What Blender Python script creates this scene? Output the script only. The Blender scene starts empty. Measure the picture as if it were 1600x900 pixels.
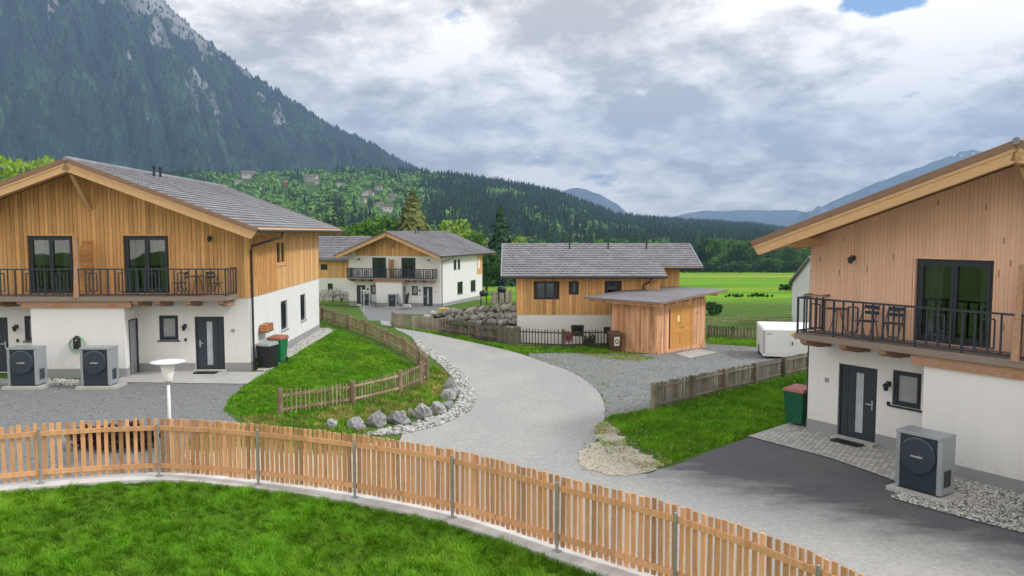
import bpy, bmesh, math, random
import numpy as np
from mathutils import Vector, noise
from mathutils.geometry import delaunay_2d_cdt
random.seed(7); RNG = np.random.default_rng(11)
HAZE = 1.6e-4; EXPO = 0.5; CLX, CLY = 0.0, 0.0
C = bpy.context.scene.collection
sc = bpy.context.scene
PI = math.pi
# ------------------------------------------------------------------ camera
F = 1201.4; PITCH = math.radians(4.126); CAMZ = 6.0
CP, SP = math.cos(PITCH), math.sin(PITCH)
cam = bpy.data.cameras.new('camera'); cam.sensor_width = 36; cam.lens = F / 1600 * 36
cam.clip_start = .1; cam.clip_end = 40000
co = bpy.data.objects.new('camera', cam); C.objects.link(co)
co.location = (0, 0, CAMZ); co.rotation_euler = (PI / 2 - PITCH, 0, 0); sc.camera = co
def ray(px, py):
    r, u = (px - 800) / F, (450 - py) / F
    return np.array([r, CP + u * SP, -SP + u * CP])
def PZ(px, py, z):
    d = ray(px, py); t = (z - CAMZ) / d[2]
    return np.array([d[0] * t, d[1] * t, z])
def PD(px, py, y):
    d = ray(px, py); t = y / d[1]
    return np.array([d[0] * t, y, CAMZ + d[2] * t])
def PR(px, py, r):
    d = ray(px, py); t = r / math.hypot(d[0], d[1])
    return np.array([d[0] * t, d[1] * t, CAMZ + d[2] * t])
# ------------------------------------------------------------------ terrain
GY = [-200, 0, 20, 27, 36, 43, 48, 63, 82, 110, 450, 700, 12000]
GZ = [.3, .25, .16, .04, -.18, -.4, -.75, -1.75, -1.95, -3.2, -17, -22, -45]
def _rect(x, y, x0, x1, y0, y1, f):
    dx = np.maximum(np.maximum(x0 - x, x - x1), 0); dy = np.maximum(np.maximum(y0 - y, y - y1), 0)
    t = np.clip(1 - np.hypot(dx, dy) / f, 0, 1)
    return t * t * (3 - 2 * t)
def terrain(x, y):
    x = np.asarray(x, float); y = np.asarray(y, float)
    z = sum(np.interp(y + o, GY, GZ) for o in (-2, -1, 0, 1, 2)) / 5
    w = _rect(x, y, -60, -9.2, 24, 46, 9); z = z * (1 - w) + .68 * w
    w = _rect(x, y, 5, 26, 10, 34, 4); z = z * (1 - w) + .18 * w
    w = _rect(x, y, -11, 4, 66, 90, 6); z = z * (1 - w) + (-1.93) * w
    return z
def tz(x, y): return float(terrain(x, y))
def G(px, py, off=0.0):
    d = ray(px, py); t = 8.0; pt = t
    while t < 3000:
        p = d * t
        if CAMZ + p[2] < tz(p[0], p[1]) + off: break
        pt = t; t *= 1.02
    a, b = pt, t
    for _ in range(40):
        m = (a + b) / 2; p = d * m
        if CAMZ + p[2] < tz(p[0], p[1]) + off: b = m
        else: a = m
    p = d * b
    return np.array([p[0], p[1], CAMZ + p[2]])
# ------------------------------------------------------------------ materials
def newmat(name):
    m = bpy.data.materials.new(name); m.use_nodes = True
    nt = m.node_tree; return m, nt, nt.nodes['Principled BSDF']
def N(nt, typ, **kw):
    n = nt.nodes.new(typ)
    for k, v in kw.items(): setattr(n, k, v)
    return n
def noise_node(nt, scale, detail=4, rough=.6, stretch=None, coord='Object'):
    tc = N(nt, 'ShaderNodeTexCoord'); src = tc.outputs[coord]
    if stretch:
        mp = N(nt, 'ShaderNodeMapping'); mp.inputs['Scale'].default_value = stretch
        nt.links.new(src, mp.inputs['Vector']); src = mp.outputs['Vector']
    n = N(nt, 'ShaderNodeTexNoise'); n.inputs['Scale'].default_value = scale
    n.inputs['Detail'].default_value = detail; n.inputs['Roughness'].default_value = rough
    nt.links.new(src, n.inputs['Vector']); return n
def mrange(nt, src, a, b, c, d):
    r = N(nt, 'ShaderNodeMapRange'); nt.links.new(src, r.inputs[0])
    for i, v in enumerate((a, b, c, d)): r.inputs[i + 1].default_value = v
    return r.outputs[0]
def mth(nt, op, a, b=None, c=None):
    n = N(nt, 'ShaderNodeMath', operation=op)
    for i, v in enumerate((a, b, c)):
        if v is None: continue
        if isinstance(v, (int, float)): n.inputs[i].default_value = v
        else: nt.links.new(v, n.inputs[i])
    return n.outputs[0]
def mixc(nt, f, a, b):
    n = N(nt, 'ShaderNodeMix', data_type='RGBA')
    for i, v in ((0, f), (6, a), (7, b)):
        if isinstance(v, (int, float)): n.inputs[i].default_value = v
        elif isinstance(v, tuple): n.inputs[i].default_value = (*v, 1) if len(v) == 3 else v
        else: nt.links.new(v, n.inputs[i])
    return n.outputs[2]
def mat(name, col, rough=.7, tone=0.0, ns=0, na=0.0, stretch=None, bump=0, bs=None, metal=0.0, col2=None, c2s=2.0, c2r=(.45, .65),
        spec=.4, c2stretch=None, transl=0.0, detail=5):
    m, nt, b = newmat(name)
    b.inputs['Roughness'].default_value = rough; b.inputs['Metallic'].default_value = metal
    b.inputs['Specular IOR Level'].default_value = spec
    col = (*col, 1); out = None
    if col2:
        nn = noise_node(nt, c2s, 6, .62, c2stretch)
        out = mixc(nt, mrange(nt, nn.outputs[0], c2r[0], c2r[1], 0, 1), col, (*col2, 1))
    fac = None
    if tone:
        at = N(nt, 'ShaderNodeAttribute', attribute_name='tone')
        fac = mrange(nt, at.outputs['Fac'], 0, 1, 1 - tone, 1 + tone)
    if na:
        nn = noise_node(nt, ns, detail, .65, stretch)
        f2 = mrange(nt, nn.outputs[0], .3, .7, 1 - na, 1 + na)
        fac = f2 if fac is None else mth(nt, 'MULTIPLY', fac, f2)
    if fac is not None:
        h = N(nt, 'ShaderNodeHueSaturation')
        if out is not None: nt.links.new(out, h.inputs['Color'])
        else: h.inputs['Color'].default_value = col
        nt.links.new(fac, h.inputs['Value']); out = h.outputs[0]
    if out is not None: nt.links.new(out, b.inputs['Base Color'])
    else: b.inputs['Base Color'].default_value = col
    if bump:
        nn = noise_node(nt, bs or ns or 20, 5, .65, stretch)
        bp = N(nt, 'ShaderNodeBump'); bp.inputs['Strength'].default_value = 1; bp.inputs['Distance'].default_value = bump
        nt.links.new(nn.outputs[0], bp.inputs['Height']); nt.links.new(bp.outputs[0], b.inputs['Normal'])
    if transl:
        tr = N(nt, 'ShaderNodeBsdfTranslucent'); mx = N(nt, 'ShaderNodeMixShader'); mx.inputs[0].default_value = transl
        if out is not None: nt.links.new(out, tr.inputs['Color'])
        else: tr.inputs['Color'].default_value = col
        o = nt.nodes['Material Output']
        nt.links.new(b.outputs[0], mx.inputs[1]); nt.links.new(tr.outputs[0], mx.inputs[2]); nt.links.new(mx.outputs[0], o.inputs['Surface'])
    return m
M = {}
ST = (18, 18, 1.1)
M['larch'] = mat('golden larch boards', (.66, .375, .15), .75, .26, 2.2, .2, ST, .003, col2=(.5, .25, .09), c2s=.7, c2r=(.5, .75), c2stretch=(6, 6, .5))
M['larch_grey'] = mat('rosy grey larch boards', (.8, .51, .36), .8, .05, 3, .07, ST, .002, col2=(.72, .44, .32), c2s=.5, c2stretch=(3, 3, .4))
M['larch_new'] = mat('new larch pickets', (.6, .33, .165), .7, .34, 3, .2, ST, .002, col2=(.46, .21, .085), c2s=.9, c2r=(.5, .8), c2stretch=(8, 8, .6))
M['beam'] = mat('glued larch beam', (.6, .37, .185), .65, .06, 2, .14, (2, 14, 14), .002)
M['beam_dark'] = mat('weathered verge board', (.25, .15, .1), .8, .08, 2, .2, (2, 14, 14))
M['log'] = mat('weathered log', (.36, .22, .14), .85, .15, 3, .3, (3, 12, 12), .006, col2=(.4, .15, .05), c2s=2, c2r=(.52, .7))
M['deck'] = mat('weathered deck boards', (.25, .2, .165), .85, .15, 4, .2, (2, 20, 20), .002)
M['old_wood'] = mat('grey weathered planks', (.22, .185, .15), .9, .32, 4, .25, ST, .003, col2=(.13, .12, .075), c2s=1.6)
M['rustic'] = mat('split chestnut wood', (.25, .17, .11), .9, .34, 4, .25, ST, .004, col2=(.36, .29, .2), c2s=2.5)
M['brown_pk'] = mat('dark brown stained pickets', (.1, .07, .052), .8, .25, 4, .2, ST)
M['shed_door'] = mat('orange varnished door', (.6, .29, .075), .5, .06, 3, .15, ST, .001)
M['shed'] = mat('reddish larch boards', (.76, .42, .24), .8, .2, 2.5, .18, ST, .003, col2=(.47, .23, .1), c2s=.8, c2stretch=(6, 6, .5))
M['dark_gap'] = mat('battens behind boards', (.06, .035, .02), .9)
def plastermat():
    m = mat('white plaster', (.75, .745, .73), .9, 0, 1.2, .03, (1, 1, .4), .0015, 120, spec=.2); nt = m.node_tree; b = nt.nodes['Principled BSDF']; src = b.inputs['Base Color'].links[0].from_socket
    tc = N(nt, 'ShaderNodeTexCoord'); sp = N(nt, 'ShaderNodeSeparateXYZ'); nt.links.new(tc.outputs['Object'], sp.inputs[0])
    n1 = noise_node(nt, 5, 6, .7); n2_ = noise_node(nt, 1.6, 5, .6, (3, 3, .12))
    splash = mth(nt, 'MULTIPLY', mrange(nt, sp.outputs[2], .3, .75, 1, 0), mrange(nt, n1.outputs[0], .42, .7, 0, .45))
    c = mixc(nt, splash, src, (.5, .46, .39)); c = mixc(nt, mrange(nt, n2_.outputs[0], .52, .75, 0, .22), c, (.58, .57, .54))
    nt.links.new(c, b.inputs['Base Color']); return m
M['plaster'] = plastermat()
M['plinth'] = mat('grey plinth render', (.3, .3, .31), .9, 0, 3, .06, None, .001, 90)
M['tile'] = mat('grey concrete roof tile', (.235, .235, .25), .5, .2, 3, .14, None, .003, 30, spec=.55, col2=(.17, .165, .17), c2s=.6, c2r=(.4, .75))
M['metal_roof'] = mat('smooth dark roof tile', (.2, .19, .2), .55, .2, 2, .12, None, .002, 30, col2=(.14, .13, .14), c2s=.3)
M['gutter'] = mat('dark sheet metal', (.045, .045, .05), .45, metal=.5)
M['anthr'] = mat('anthracite frame', (.024, .032, .043), .42, 0, 6, .05)
M['anthr_door'] = mat('anthracite door leaf', (.03, .042, .056), .5, 0, 3, .06)
M['iron'] = mat('dark iron', (.026, .036, .05), .45, 0, 8, .1)
M['steel'] = mat('galvanised steel', (.42, .44, .45), .45, .06, 6, .12, metal=.75)
M['silver'] = mat('silver painted casing', (.36, .39, .42), .38, 0, 3, .03, metal=.35)
M['pump_dark'] = mat('dark slate front', (.022, .036, .05), .42, 0, 5, .06)
M['cover'] = mat('dark cover disc', (.03, .044, .058), .45)
M['chrome'] = mat('brushed chrome', (.7, .7, .7), .3, metal=1)
M['frost'] = mat('frosted glass', (.42, .46, .5), .3, 0, 2, .12)
M['curtain'] = mat('grey blind behind glass', (.3, .32, .33), .25, 0, 3, .12, spec=.8)
M['black'] = mat('black plastic', (.02, .02, .022), .45)
M['green_bin'] = mat('green plastic', (.012, .17, .06), .45, 0, 3, .06)
M['dkgreen_bin'] = mat('dark green plastic', (.012, .1, .05), .45, 0, 3, .06)
M['red_lid'] = mat('faded red plastic', (.36, .12, .09), .6, 0, 5, .2)
M['brown_bin'] = mat('brown plastic', (.13, .065, .045), .5, 0, 5, .1)
M['grey_lid'] = mat('grey lid', (.3, .33, .33), .6, 0, 5, .1)
M['white'] = mat('white painted sheet', (.8, .8, .8), .4, 0, 2, .03)
M['offwhite'] = mat('white lamp plastic', (.8, .8, .79), .4, 0, 3, .04)
M['yellow'] = mat('yellow plastic', (.75, .45, .03), .4)
M['paper'] = mat('yellowed paper', (.8, .68, .32), .8)
M['cable'] = mat('green cable', (.05, .42, .1), .5)
M['concrete'] = mat('pale concrete', (.66, .65, .63), .9, .06, 5, .1, None, .002, 60, col2=(.5, .49, .46), c2s=.8)
M['stone'] = mat('grey limestone', (.33, .33, .32), .9, .25, 4, .4, None, .03, 9, col2=(.15, .16, .17), c2s=3)
M['walls'] = mat('pale boulders', (.43, .41, .37), .9, .3, 3, .3, None, .02, 8, col2=(.26, .25, .21), c2s=2)
M['grit'] = mat('grey grit', (.28, .28, .27), .9, .5, 20, .1)
M['pebble'] = mat('white river pebbles', (.41, .4, .37), .85, .5, 20, .1)
M['trunk'] = mat('bark', (.07, .05, .035), .95, 0, 6, .3)
M['clay'] = mat('orange clay soil', (.42, .19, .1), .95, .2, 1.5, .3, None, .05, 2)
M['vroof'] = mat('village roof', (.17, .12, .1), .9, .4)
M['vwall'] = mat('village wall', (.5, .47, .43), .9, .15)
M['redflower'] = mat('red blossom', (.5, .12, .1), .8, .4)
M['whiteblossom'] = mat('white blossom', (.6, .6, .55), .8, .4)
M['firewood'] = mat('split firewood', (.42, .19, .08), .85, .35, 8, .2)
M['darkshrub'] = mat('dark red leaves', (.035, .014, .012), .8, .5)
def glassmat(name):
    m, nt, b = newmat(name); nt.nodes.remove(b)
    tr = N(nt, 'ShaderNodeBsdfTransparent'); tr.inputs[0].default_value = (.55, .6, .6, 1); gl = N(nt, 'ShaderNodeBsdfGlossy'); gl.inputs['Roughness'].default_value = .015; gl.inputs['Color'].default_value = (.92, .95, .97, 1)
    fr = N(nt, 'ShaderNodeFresnel'); fr.inputs[0].default_value = 1.9; mx = N(nt, 'ShaderNodeMixShader')
    nn = noise_node(nt, .8, 1, .4); bp = N(nt, 'ShaderNodeBump'); bp.inputs['Distance'].default_value = .012; bp.inputs['Strength'].default_value = .5
    nt.links.new(nn.outputs[0], bp.inputs['Height']); nt.links.new(bp.outputs[0], gl.inputs['Normal'])
    nt.links.new(fr.outputs[0], mx.inputs[0]); nt.links.new(tr.outputs[0], mx.inputs[1]); nt.links.new(gl.outputs[0], mx.inputs[2]); nt.links.new(mx.outputs[0], nt.nodes['Material Output'].inputs[0]); return m
M['glass'] = glassmat('window glass')
M['cloth'] = mat('pale curtain cloth', (.62, .6, .56), .9, 0, 4, .08)
M['floor'] = mat('oak floor', (.3, .19, .1), .6, 0, 3, .2)
def leafmat(name, c, tone=.45, tr=.25):
    return mat(name, c, .75, tone, transl=tr, spec=.2)
M['spruce'] = leafmat('spruce needles', (.032, .075, .028), .5, .1)
M['spruce_y'] = leafmat('olive spruce needles', (.13, .15, .04), .5, .15)  # olive needle colour of the large single spruce
M['leaf'] = leafmat('spring leaves', (.1, .215, .03), .5)
M['leaf_l'] = leafmat('light spring leaves', (.24, .36, .05), .45)
M['leaf_d'] = leafmat('mid green leaves', (.05, .12, .025), .5)
M['blade'] = mat('lawn blades', (.135, .33, .008), .6, .42, .9, .22, transl=.35, spec=.25, col2=(.21, .37, .018), c2s=.6, c2r=(.5, .7))
M['blade_dry'] = mat('dry verge blades', (.32, .32, .08), .7, .4, 1.5, .3, transl=.3, spec=.2, col2=(.14, .31, .015), c2s=1.3, c2r=(.47, .56))
M['daisy'] = mat('white clover heads', (.7, .7, .62), .8)

def groundmat():
    m, nt, b = newmat('meadow ground')
    b.inputs['Roughness'].default_value = 1; b.inputs['Specular IOR Level'].default_value = .1
    n1 = noise_node(nt, .05, 6, .6, (.25, 1.4, 1)); n2 = noise_node(nt, 1.1, 8, .7, (.6, 1.6, 1)); n3 = noise_node(nt, .012, 4, .5, (.3, 2.2, 1))
    c = mixc(nt, mrange(nt, n1.outputs[0], .42, .6, 0, 1), (.08, .24, .01), (.17, .34, .02))
    c = mixc(nt, mrange(nt, n3.outputs[0], .5, .62, 0, .85), c, (.32, .37, .04))
    tc = N(nt, 'ShaderNodeTexCoord'); sp = N(nt, 'ShaderNodeSeparateXYZ'); nt.links.new(tc.outputs['Object'], sp.inputs[0])
    c = mixc(nt, mrange(nt, sp.outputs[1], 84, 105, 0, 1), (.085, .15, .028), c)
    h = N(nt, 'ShaderNodeHueSaturation'); nt.links.new(c, h.inputs['Color'])
    nt.links.new(mrange(nt, n2.outputs[0], .3, .7, .6, 1.3), h.inputs['Value']); nt.links.new(h.outputs[0], b.inputs['Base Color'])
    bp = N(nt, 'ShaderNodeBump'); bp.inputs['Distance'].default_value = .12
    nt.links.new(n2.outputs[0], bp.inputs['Height']); nt.links.new(bp.outputs[0], b.inputs['Normal'])
    return m
M['ground'] = groundmat()
M['lawnsoil'] = mat('lawn thatch', (.06, .15, .008), 1, 0, 3, .3, spec=.1)
def speckle_col(nt, c1, c2, scale, big, bigc, bamt=.5, streak=None):
    n1 = noise_node(nt, scale, 3, .7); n2 = noise_node(nt, big, 5, .6, streak); n3 = noise_node(nt, scale * .16, 4, .6)
    c = mixc(nt, mrange(nt, n1.outputs[0], .35, .65, 0, 1), c1, c2)
    c = mixc(nt, mrange(nt, n2.outputs[0], .45, .68, 0, bamt), c, bigc)
    h = N(nt, 'ShaderNodeHueSaturation'); nt.links.new(c, h.inputs['Color'])
    nt.links.new(mrange(nt, n3.outputs[0], .3, .7, .86, 1.14), h.inputs['Value'])
    return h.outputs[0], n1
def speckle(name, c1, c2, scale, big, bigc, rough=.95, bump=.004, bamt=.5, streak=None):
    m, nt, b = newmat(name)
    b.inputs['Roughness'].default_value = rough; b.inputs['Specular IOR Level'].default_value = .25
    c, n1 = speckle_col(nt, c1, c2, scale, big, bigc, bamt, streak)
    nt.links.new(c, b.inputs['Base Color'])
    bp = N(nt, 'ShaderNodeBump'); bp.inputs['Distance'].default_value = bump
    nt.links.new(n1.outputs[0], bp.inputs['Height']); nt.links.new(bp.outputs[0], b.inputs['Normal'])
    return m
ROADC = ((.31, .305, .29), (.37, .365, .35), 60, .3, (.45, .43, .385), .65, (1, .4, 1))
M['asphalt'] = speckle('worn light asphalt', *ROADC[:5], .9, .003, *ROADC[5:])
M['asphalt_d'] = speckle('dark fresh asphalt', (.085, .082, .085), (.13, .126, .125), 80, .5, (.2, .195, .19), .85, .003, .7, (.6, 1.5, 1))
def worn_drive():
    m = speckle('dark driveway asphalt', (.078, .077, .084), (.12, .118, .124), 80, .5, (.13, .127, .125), .85, .003, .6, (.6, 1.5, 1)); nt = m.node_tree; b = nt.nodes['Principled BSDF']
    src = b.inputs['Base Color'].links[0].from_socket; tc = N(nt, 'ShaderNodeTexCoord'); sp = N(nt, 'ShaderNodeSeparateXYZ'); nt.links.new(tc.outputs['Object'], sp.inputs[0])
    A, B = PZ(1020, 752, .17), PZ(1560, 893, .17); d = (B - A)[:2]; d /= np.hypot(*d); nx, ny = -d[1], d[0]
    s_ = mth(nt, 'ADD', mth(nt, 'MULTIPLY', sp.outputs[0], float(nx)), mth(nt, 'ADD', mth(nt, 'MULTIPLY', sp.outputs[1], float(ny)), float(-(A[0] * nx + A[1] * ny))))
    nn = noise_node(nt, .8, 6, .65, (1, 2.2, 1)); f = mth(nt, 'ADD', s_, mth(nt, 'MULTIPLY', mth(nt, 'SUBTRACT', nn.outputs[0], .5), 3.0))
    nt.links.new(mixc(nt, mrange(nt, f, .1, 1.7, 1, 0), src, speckle_col(nt, *ROADC)[0]), b.inputs['Base Color']); return m
M['asphalt_d'] = worn_drive()
M['gravel'] = speckle('grey gravel', (.11, .115, .115), (.3, .31, .305), 22, .6, (.23, .23, .18), .95, .02, .7)
M['gravel_f'] = speckle('fine grey gravel', (.14, .145, .145), (.26, .265, .265), 30, .5, (.2, .2, .185), .95, .012, .6)
M['sand'] = speckle('sandy dirt', (.44, .39, .29), (.56, .5, .39), 30, 1.2, (.36, .32, .21), .95, .01, .6)
M['pathc'] = speckle('pale path slabs', (.42, .41, .385), (.5, .49, .46), 40, .8, (.36, .35, .32), .9, .003, .6)
M['mtn'] = mat('mountain forest floor', (.02, .036, .022), 1, 0, .004, .35, None, 10, .02, spec=.05, col2=(.05, .085, .035), c2s=.003)
M['rock'] = mat('pale mountain rock', (.26, .24, .24), 1, 0, .012, .45, None, 14, .03, spec=.05, col2=(.1, .115, .1), c2s=.01, c2r=(.48, .58))
M['hillsoil'] = mat('hill grass', (.09, .16, .03), 1, 0, .01, .4, None, 3, .05, spec=.05, col2=(.04, .085, .03), c2s=.006)
M['farm'] = mat('far mountain', (.07, .085, .06), 1, 0, .0012, .5, None, 90, .0022, spec=.05, col2=(.16, .16, .15), c2s=.0014, c2r=(.5, .62))
M['snow'] = mat('snow patches', (.75, .76, .78), .9, spec=.1)

def cobbles():
    m, nt, b = newmat('cobble paving')
    tc = N(nt, 'ShaderNodeTexCoord'); mp = N(nt, 'ShaderNodeMapping'); mp.inputs['Rotation'].default_value = (0, 0, math.radians(-55.8))
    nt.links.new(tc.outputs['Object'], mp.inputs['Vector'])
    br = N(nt, 'ShaderNodeTexBrick'); nt.links.new(mp.outputs[0], br.inputs['Vector'])
    br.inputs['Scale'].default_value = 1; br.inputs['Brick Width'].default_value = .16; br.inputs['Row Height'].default_value = .14
    br.inputs['Mortar Size'].default_value = .008; br.inputs['Mortar Smooth'].default_value = .3; br.inputs['Bias'].default_value = 0
    br.inputs['Color1'].default_value = (.33, .315, .29, 1); br.inputs['Color2'].default_value = (.5, .48, .45, 1); br.inputs['Mortar'].default_value = (.2, .19, .165, 1)
    nt.links.new(br.outputs[0], b.inputs['Base Color']); b.inputs['Roughness'].default_value = .9
    bp = N(nt, 'ShaderNodeBump'); bp.inputs['Distance'].default_value = -.01
    nt.links.new(br.outputs['Fac'], bp.inputs['Height']); nt.links.new(bp.outputs[0], b.inputs['Normal'])
    return m
M['cobble'] = cobbles()

# ------------------------------------------------------------------ mesh helpers
class MB:
    def __init__(s, xf=None): s.v = []; s.f = []; s.t = []; s.mi = []; s.xf = xf; s.cur = 0; s.tone = None
    def pt(s, p):
        s.v.append(tuple(s.xf(*p)) if s.xf else tuple(p)); return len(s.v) - 1
    def face(s, pts, tone=None):
        s.f.append([s.pt(p) for p in pts]); s.t.append(tone if tone is not None else (s.tone if s.tone is not None else .5)); s.mi.append(s.cur)
    def idx(s, ids, tone=None):
        s.f.append(list(ids)); s.t.append(tone if tone is not None else (s.tone if s.tone is not None else .5)); s.mi.append(s.cur)
    def hexa(s, a, b, tone=None):                  # two quads of four points, joined
        i = [s.pt(p) for p in a]; j = [s.pt(p) for p in b]
        s.idx(i[::-1], tone); s.idx(j, tone)
        for k in range(len(a)):
            n = (k + 1) % len(a); s.idx((i[k], i[n], j[n], j[k]), tone)
    def box(s, x0, x1, y0, y1, z0, z1, tone=None):
        s.hexa([(x0, y0, z0), (x1, y0, z0), (x1, y1, z0), (x0, y1, z0)], [(x0, y0, z1), (x1, y0, z1), (x1, y1, z1), (x0, y1, z1)], tone)
    def bar(s, p, q, w, h, tone=None, up=(0, 0, 1)):   # rectangular bar from p to q
        p, q = Vector(p), Vector(q); d = (q - p).normalized(); u = Vector(up)
        sd = d.cross(u)
        if sd.length < 1e-4: sd = d.cross(Vector((0, 1, 0)))
        sd.normalize(); u = sd.cross(d).normalized(); sd *= w / 2; u *= h / 2
        s.hexa([p - sd - u, p + sd - u, p + sd + u, p - sd + u], [q - sd - u, q + sd - u, q + sd + u, q - sd + u], tone)
    def tube(s, pts, r, n=8, tone=None, cap=True):
        rings = []
        for i, p in enumerate(pts):
            p = Vector(p); a = Vector(pts[max(i - 1, 0)]); b = Vector(pts[min(i + 1, len(pts) - 1)])
            d = (b - a).normalized(); e = d.cross(Vector((0, 0, 1)))
            if e.length < .05: e = d.cross(Vector((0, 1, 0)))
            e.normalize(); g = d.cross(e)
            rr = r[i] if isinstance(r, (list, tuple)) else r
            rings.append([s.pt(p + (e * math.cos(2 * PI * k / n) + g * math.sin(2 * PI * k / n)) * rr) for k in range(n)])
        for a, b in zip(rings, rings[1:]):
            for k in range(n): s.idx((a[k], a[(k + 1) % n], b[(k + 1) % n], b[k]), tone)
        if cap: s.idx(rings[0][::-1], tone); s.idx(rings[-1], tone)
    def lathe(s, prof, n=24, c=(0, 0, 0), tone=None):
        rings = [[s.pt((c[0] + r * math.cos(2 * PI * k / n), c[1] + r * math.sin(2 * PI * k / n), c[2] + z)) for k in range(n)] for r, z in prof]
        for a, b in zip(rings, rings[1:]):
            for k in range(n): s.idx((a[k], a[(k + 1) % n], b[(k + 1) % n], b[k]), tone)
        s.idx(rings[0][::-1], tone); s.idx(rings[-1], tone)
    def prism(s, poly, fn, d0, d1, tone=None):
        s.hexa([fn(a, d0, b) for a, b in poly], [fn(a, d1, b) for a, b in poly], tone)
    def build(s, name, mats, parent=None, smooth=False, loc=None, rotz=0, bevel=0):
        me = bpy.data.meshes.new(name); me.from_pydata(s.v, [], s.f)
        for m in (mats if isinstance(mats, (list, tuple)) else [mats]): me.materials.append(M[m] if isinstance(m, str) else m)
        a = me.attributes.new('tone', 'FLOAT', 'FACE'); a.data.foreach_set('value', np.array(s.t, np.float32))
        me.polygons.foreach_set('material_index', np.array(s.mi, np.int32))
        bm = bmesh.new(); bm.from_mesh(me); bmesh.ops.recalc_face_normals(bm, faces=bm.faces)
        if bevel: bmesh.ops.bevel(bm, geom=bm.edges[:], offset=bevel, segments=2, affect='EDGES', profile=.6)
        bm.to_mesh(me); bm.free()
        if smooth: me.polygons.foreach_set('use_smooth', np.ones(len(me.polygons), bool))
        o = bpy.data.objects.new(name, me); C.objects.link(o)
        if parent: o.parent = parent
        if loc is not None: o.location = loc
        if rotz: o.rotation_euler = (0, 0, rotz)
        return o
def mesh_np(name, v, tris, tone, mats, parent=None, mi=None, smooth=False):
    me = bpy.data.meshes.new(name); v = np.asarray(v, np.float32); tris = np.asarray(tris, np.int32)
    k = tris.shape[1]; n = len(tris)
    me.vertices.add(len(v)); me.vertices.foreach_set('co', v.ravel())
    me.loops.add(n * k); me.loops.foreach_set('vertex_index', tris.ravel())
    me.polygons.add(n); me.polygons.foreach_set('loop_start', np.arange(0, n * k, k, dtype=np.int32))
    me.polygons.foreach_set('loop_total', np.full(n, k, np.int32))
    for m in mats: me.materials.append(M[m])
    if mi is not None: me.polygons.foreach_set('material_index', np.asarray(mi, np.int32))
    me.update(calc_edges=True)
    a = me.attributes.new('tone', 'FLOAT', 'FACE'); a.data.foreach_set('value', np.asarray(tone, np.float32))
    if smooth: me.polygons.foreach_set('use_smooth', np.ones(n, bool))
    o = bpy.data.objects.new(name, me); C.objects.link(o)
    if parent: o.parent = parent
    return o
def tag(o, label=None, cat=None, group=None, kind=None):
    if label: o['label'] = label
    if cat: o['category'] = cat
    if group: o['group'] = group
    if kind: o['kind'] = kind
    return o
def thing(name, label, cat, loc=(0, 0, 0), rotz=0, group=None):
    o = bpy.data.objects.new(name, None); C.objects.link(o); o.location = loc; o.rotation_euler = (0, 0, rotz)
    o.empty_display_size = .3
    return tag(o, label, cat, group)
def dup(root, loc, rotz=None, scale=None, label=None, group=None):
    def cp(o, par):
        c = o.copy(); C.objects.link(c)
        if par: c.parent = par
        for ch in [x for x in list(o.children)]: cp(ch, c)
        return c
    r = cp(root, None); r.location = loc
    if rotz is not None: r.rotation_euler = (0, 0, rotz)
    if scale: r.scale = scale
    if label: r['label'] = label
    if group: r['group'] = group
    return r
def text_mesh(txt, size, matname, name, parent, loc, rot):
    cu = bpy.data.curves.new('t', 'FONT'); cu.body = txt; cu.size = size; cu.align_x = 'CENTER'; cu.align_y = 'CENTER'; cu.extrude = .002
    o = bpy.data.objects.new('t', cu); C.objects.link(o)
    me = bpy.data.meshes.new_from_object(o.evaluated_get(bpy.context.evaluated_depsgraph_get()))
    bpy.data.objects.remove(o); me.materials.clear(); me.materials.append(M[matname])
    r = bpy.data.objects.new(name, me); C.objects.link(r); r.parent = parent; r.location = loc; r.rotation_euler = rot
    return r
# ------------------------------------------------------------------ polygons
def inside(poly, x, y):
    r = np.zeros(np.shape(x), bool); n = len(poly)
    for i in range(n):
        x0, y0 = poly[i]; x1, y1 = poly[(i + 1) % n]
        c = ((y0 > y) != (y1 > y)) & (x < (x1 - x0) * (y - y0) / (y1 - y0 + 1e-12) + x0)
        r ^= c
    return r
def smooth_closed(pts, it=2):
    for _ in range(it):
        q = []
        for i in range(len(pts)):
            a, b = np.array(pts[i]), np.array(pts[(i + 1) % len(pts)])
            q += [a * .75 + b * .25, a * .25 + b * .75]
        pts = q
    return [tuple(p) for p in pts]
def smooth_open(pts, it=2):
    pts = [np.array(p, float) for p in pts]
    for _ in range(it):
        q = [pts[0]]
        for a, b in zip(pts, pts[1:]): q += [a * .75 + b * .25, a * .25 + b * .75]
        pts = q + [pts[-1]]
    return pts
XS = np.concatenate([-np.geomspace(9400, 31, 26), np.arange(-30, 30.1, .75), np.geomspace(31, 9400, 26)])
YS = np.concatenate([[-150, -60, -20, 0], np.arange(8, 72, .75), np.geomspace(73, 9500, 44)])
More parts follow.
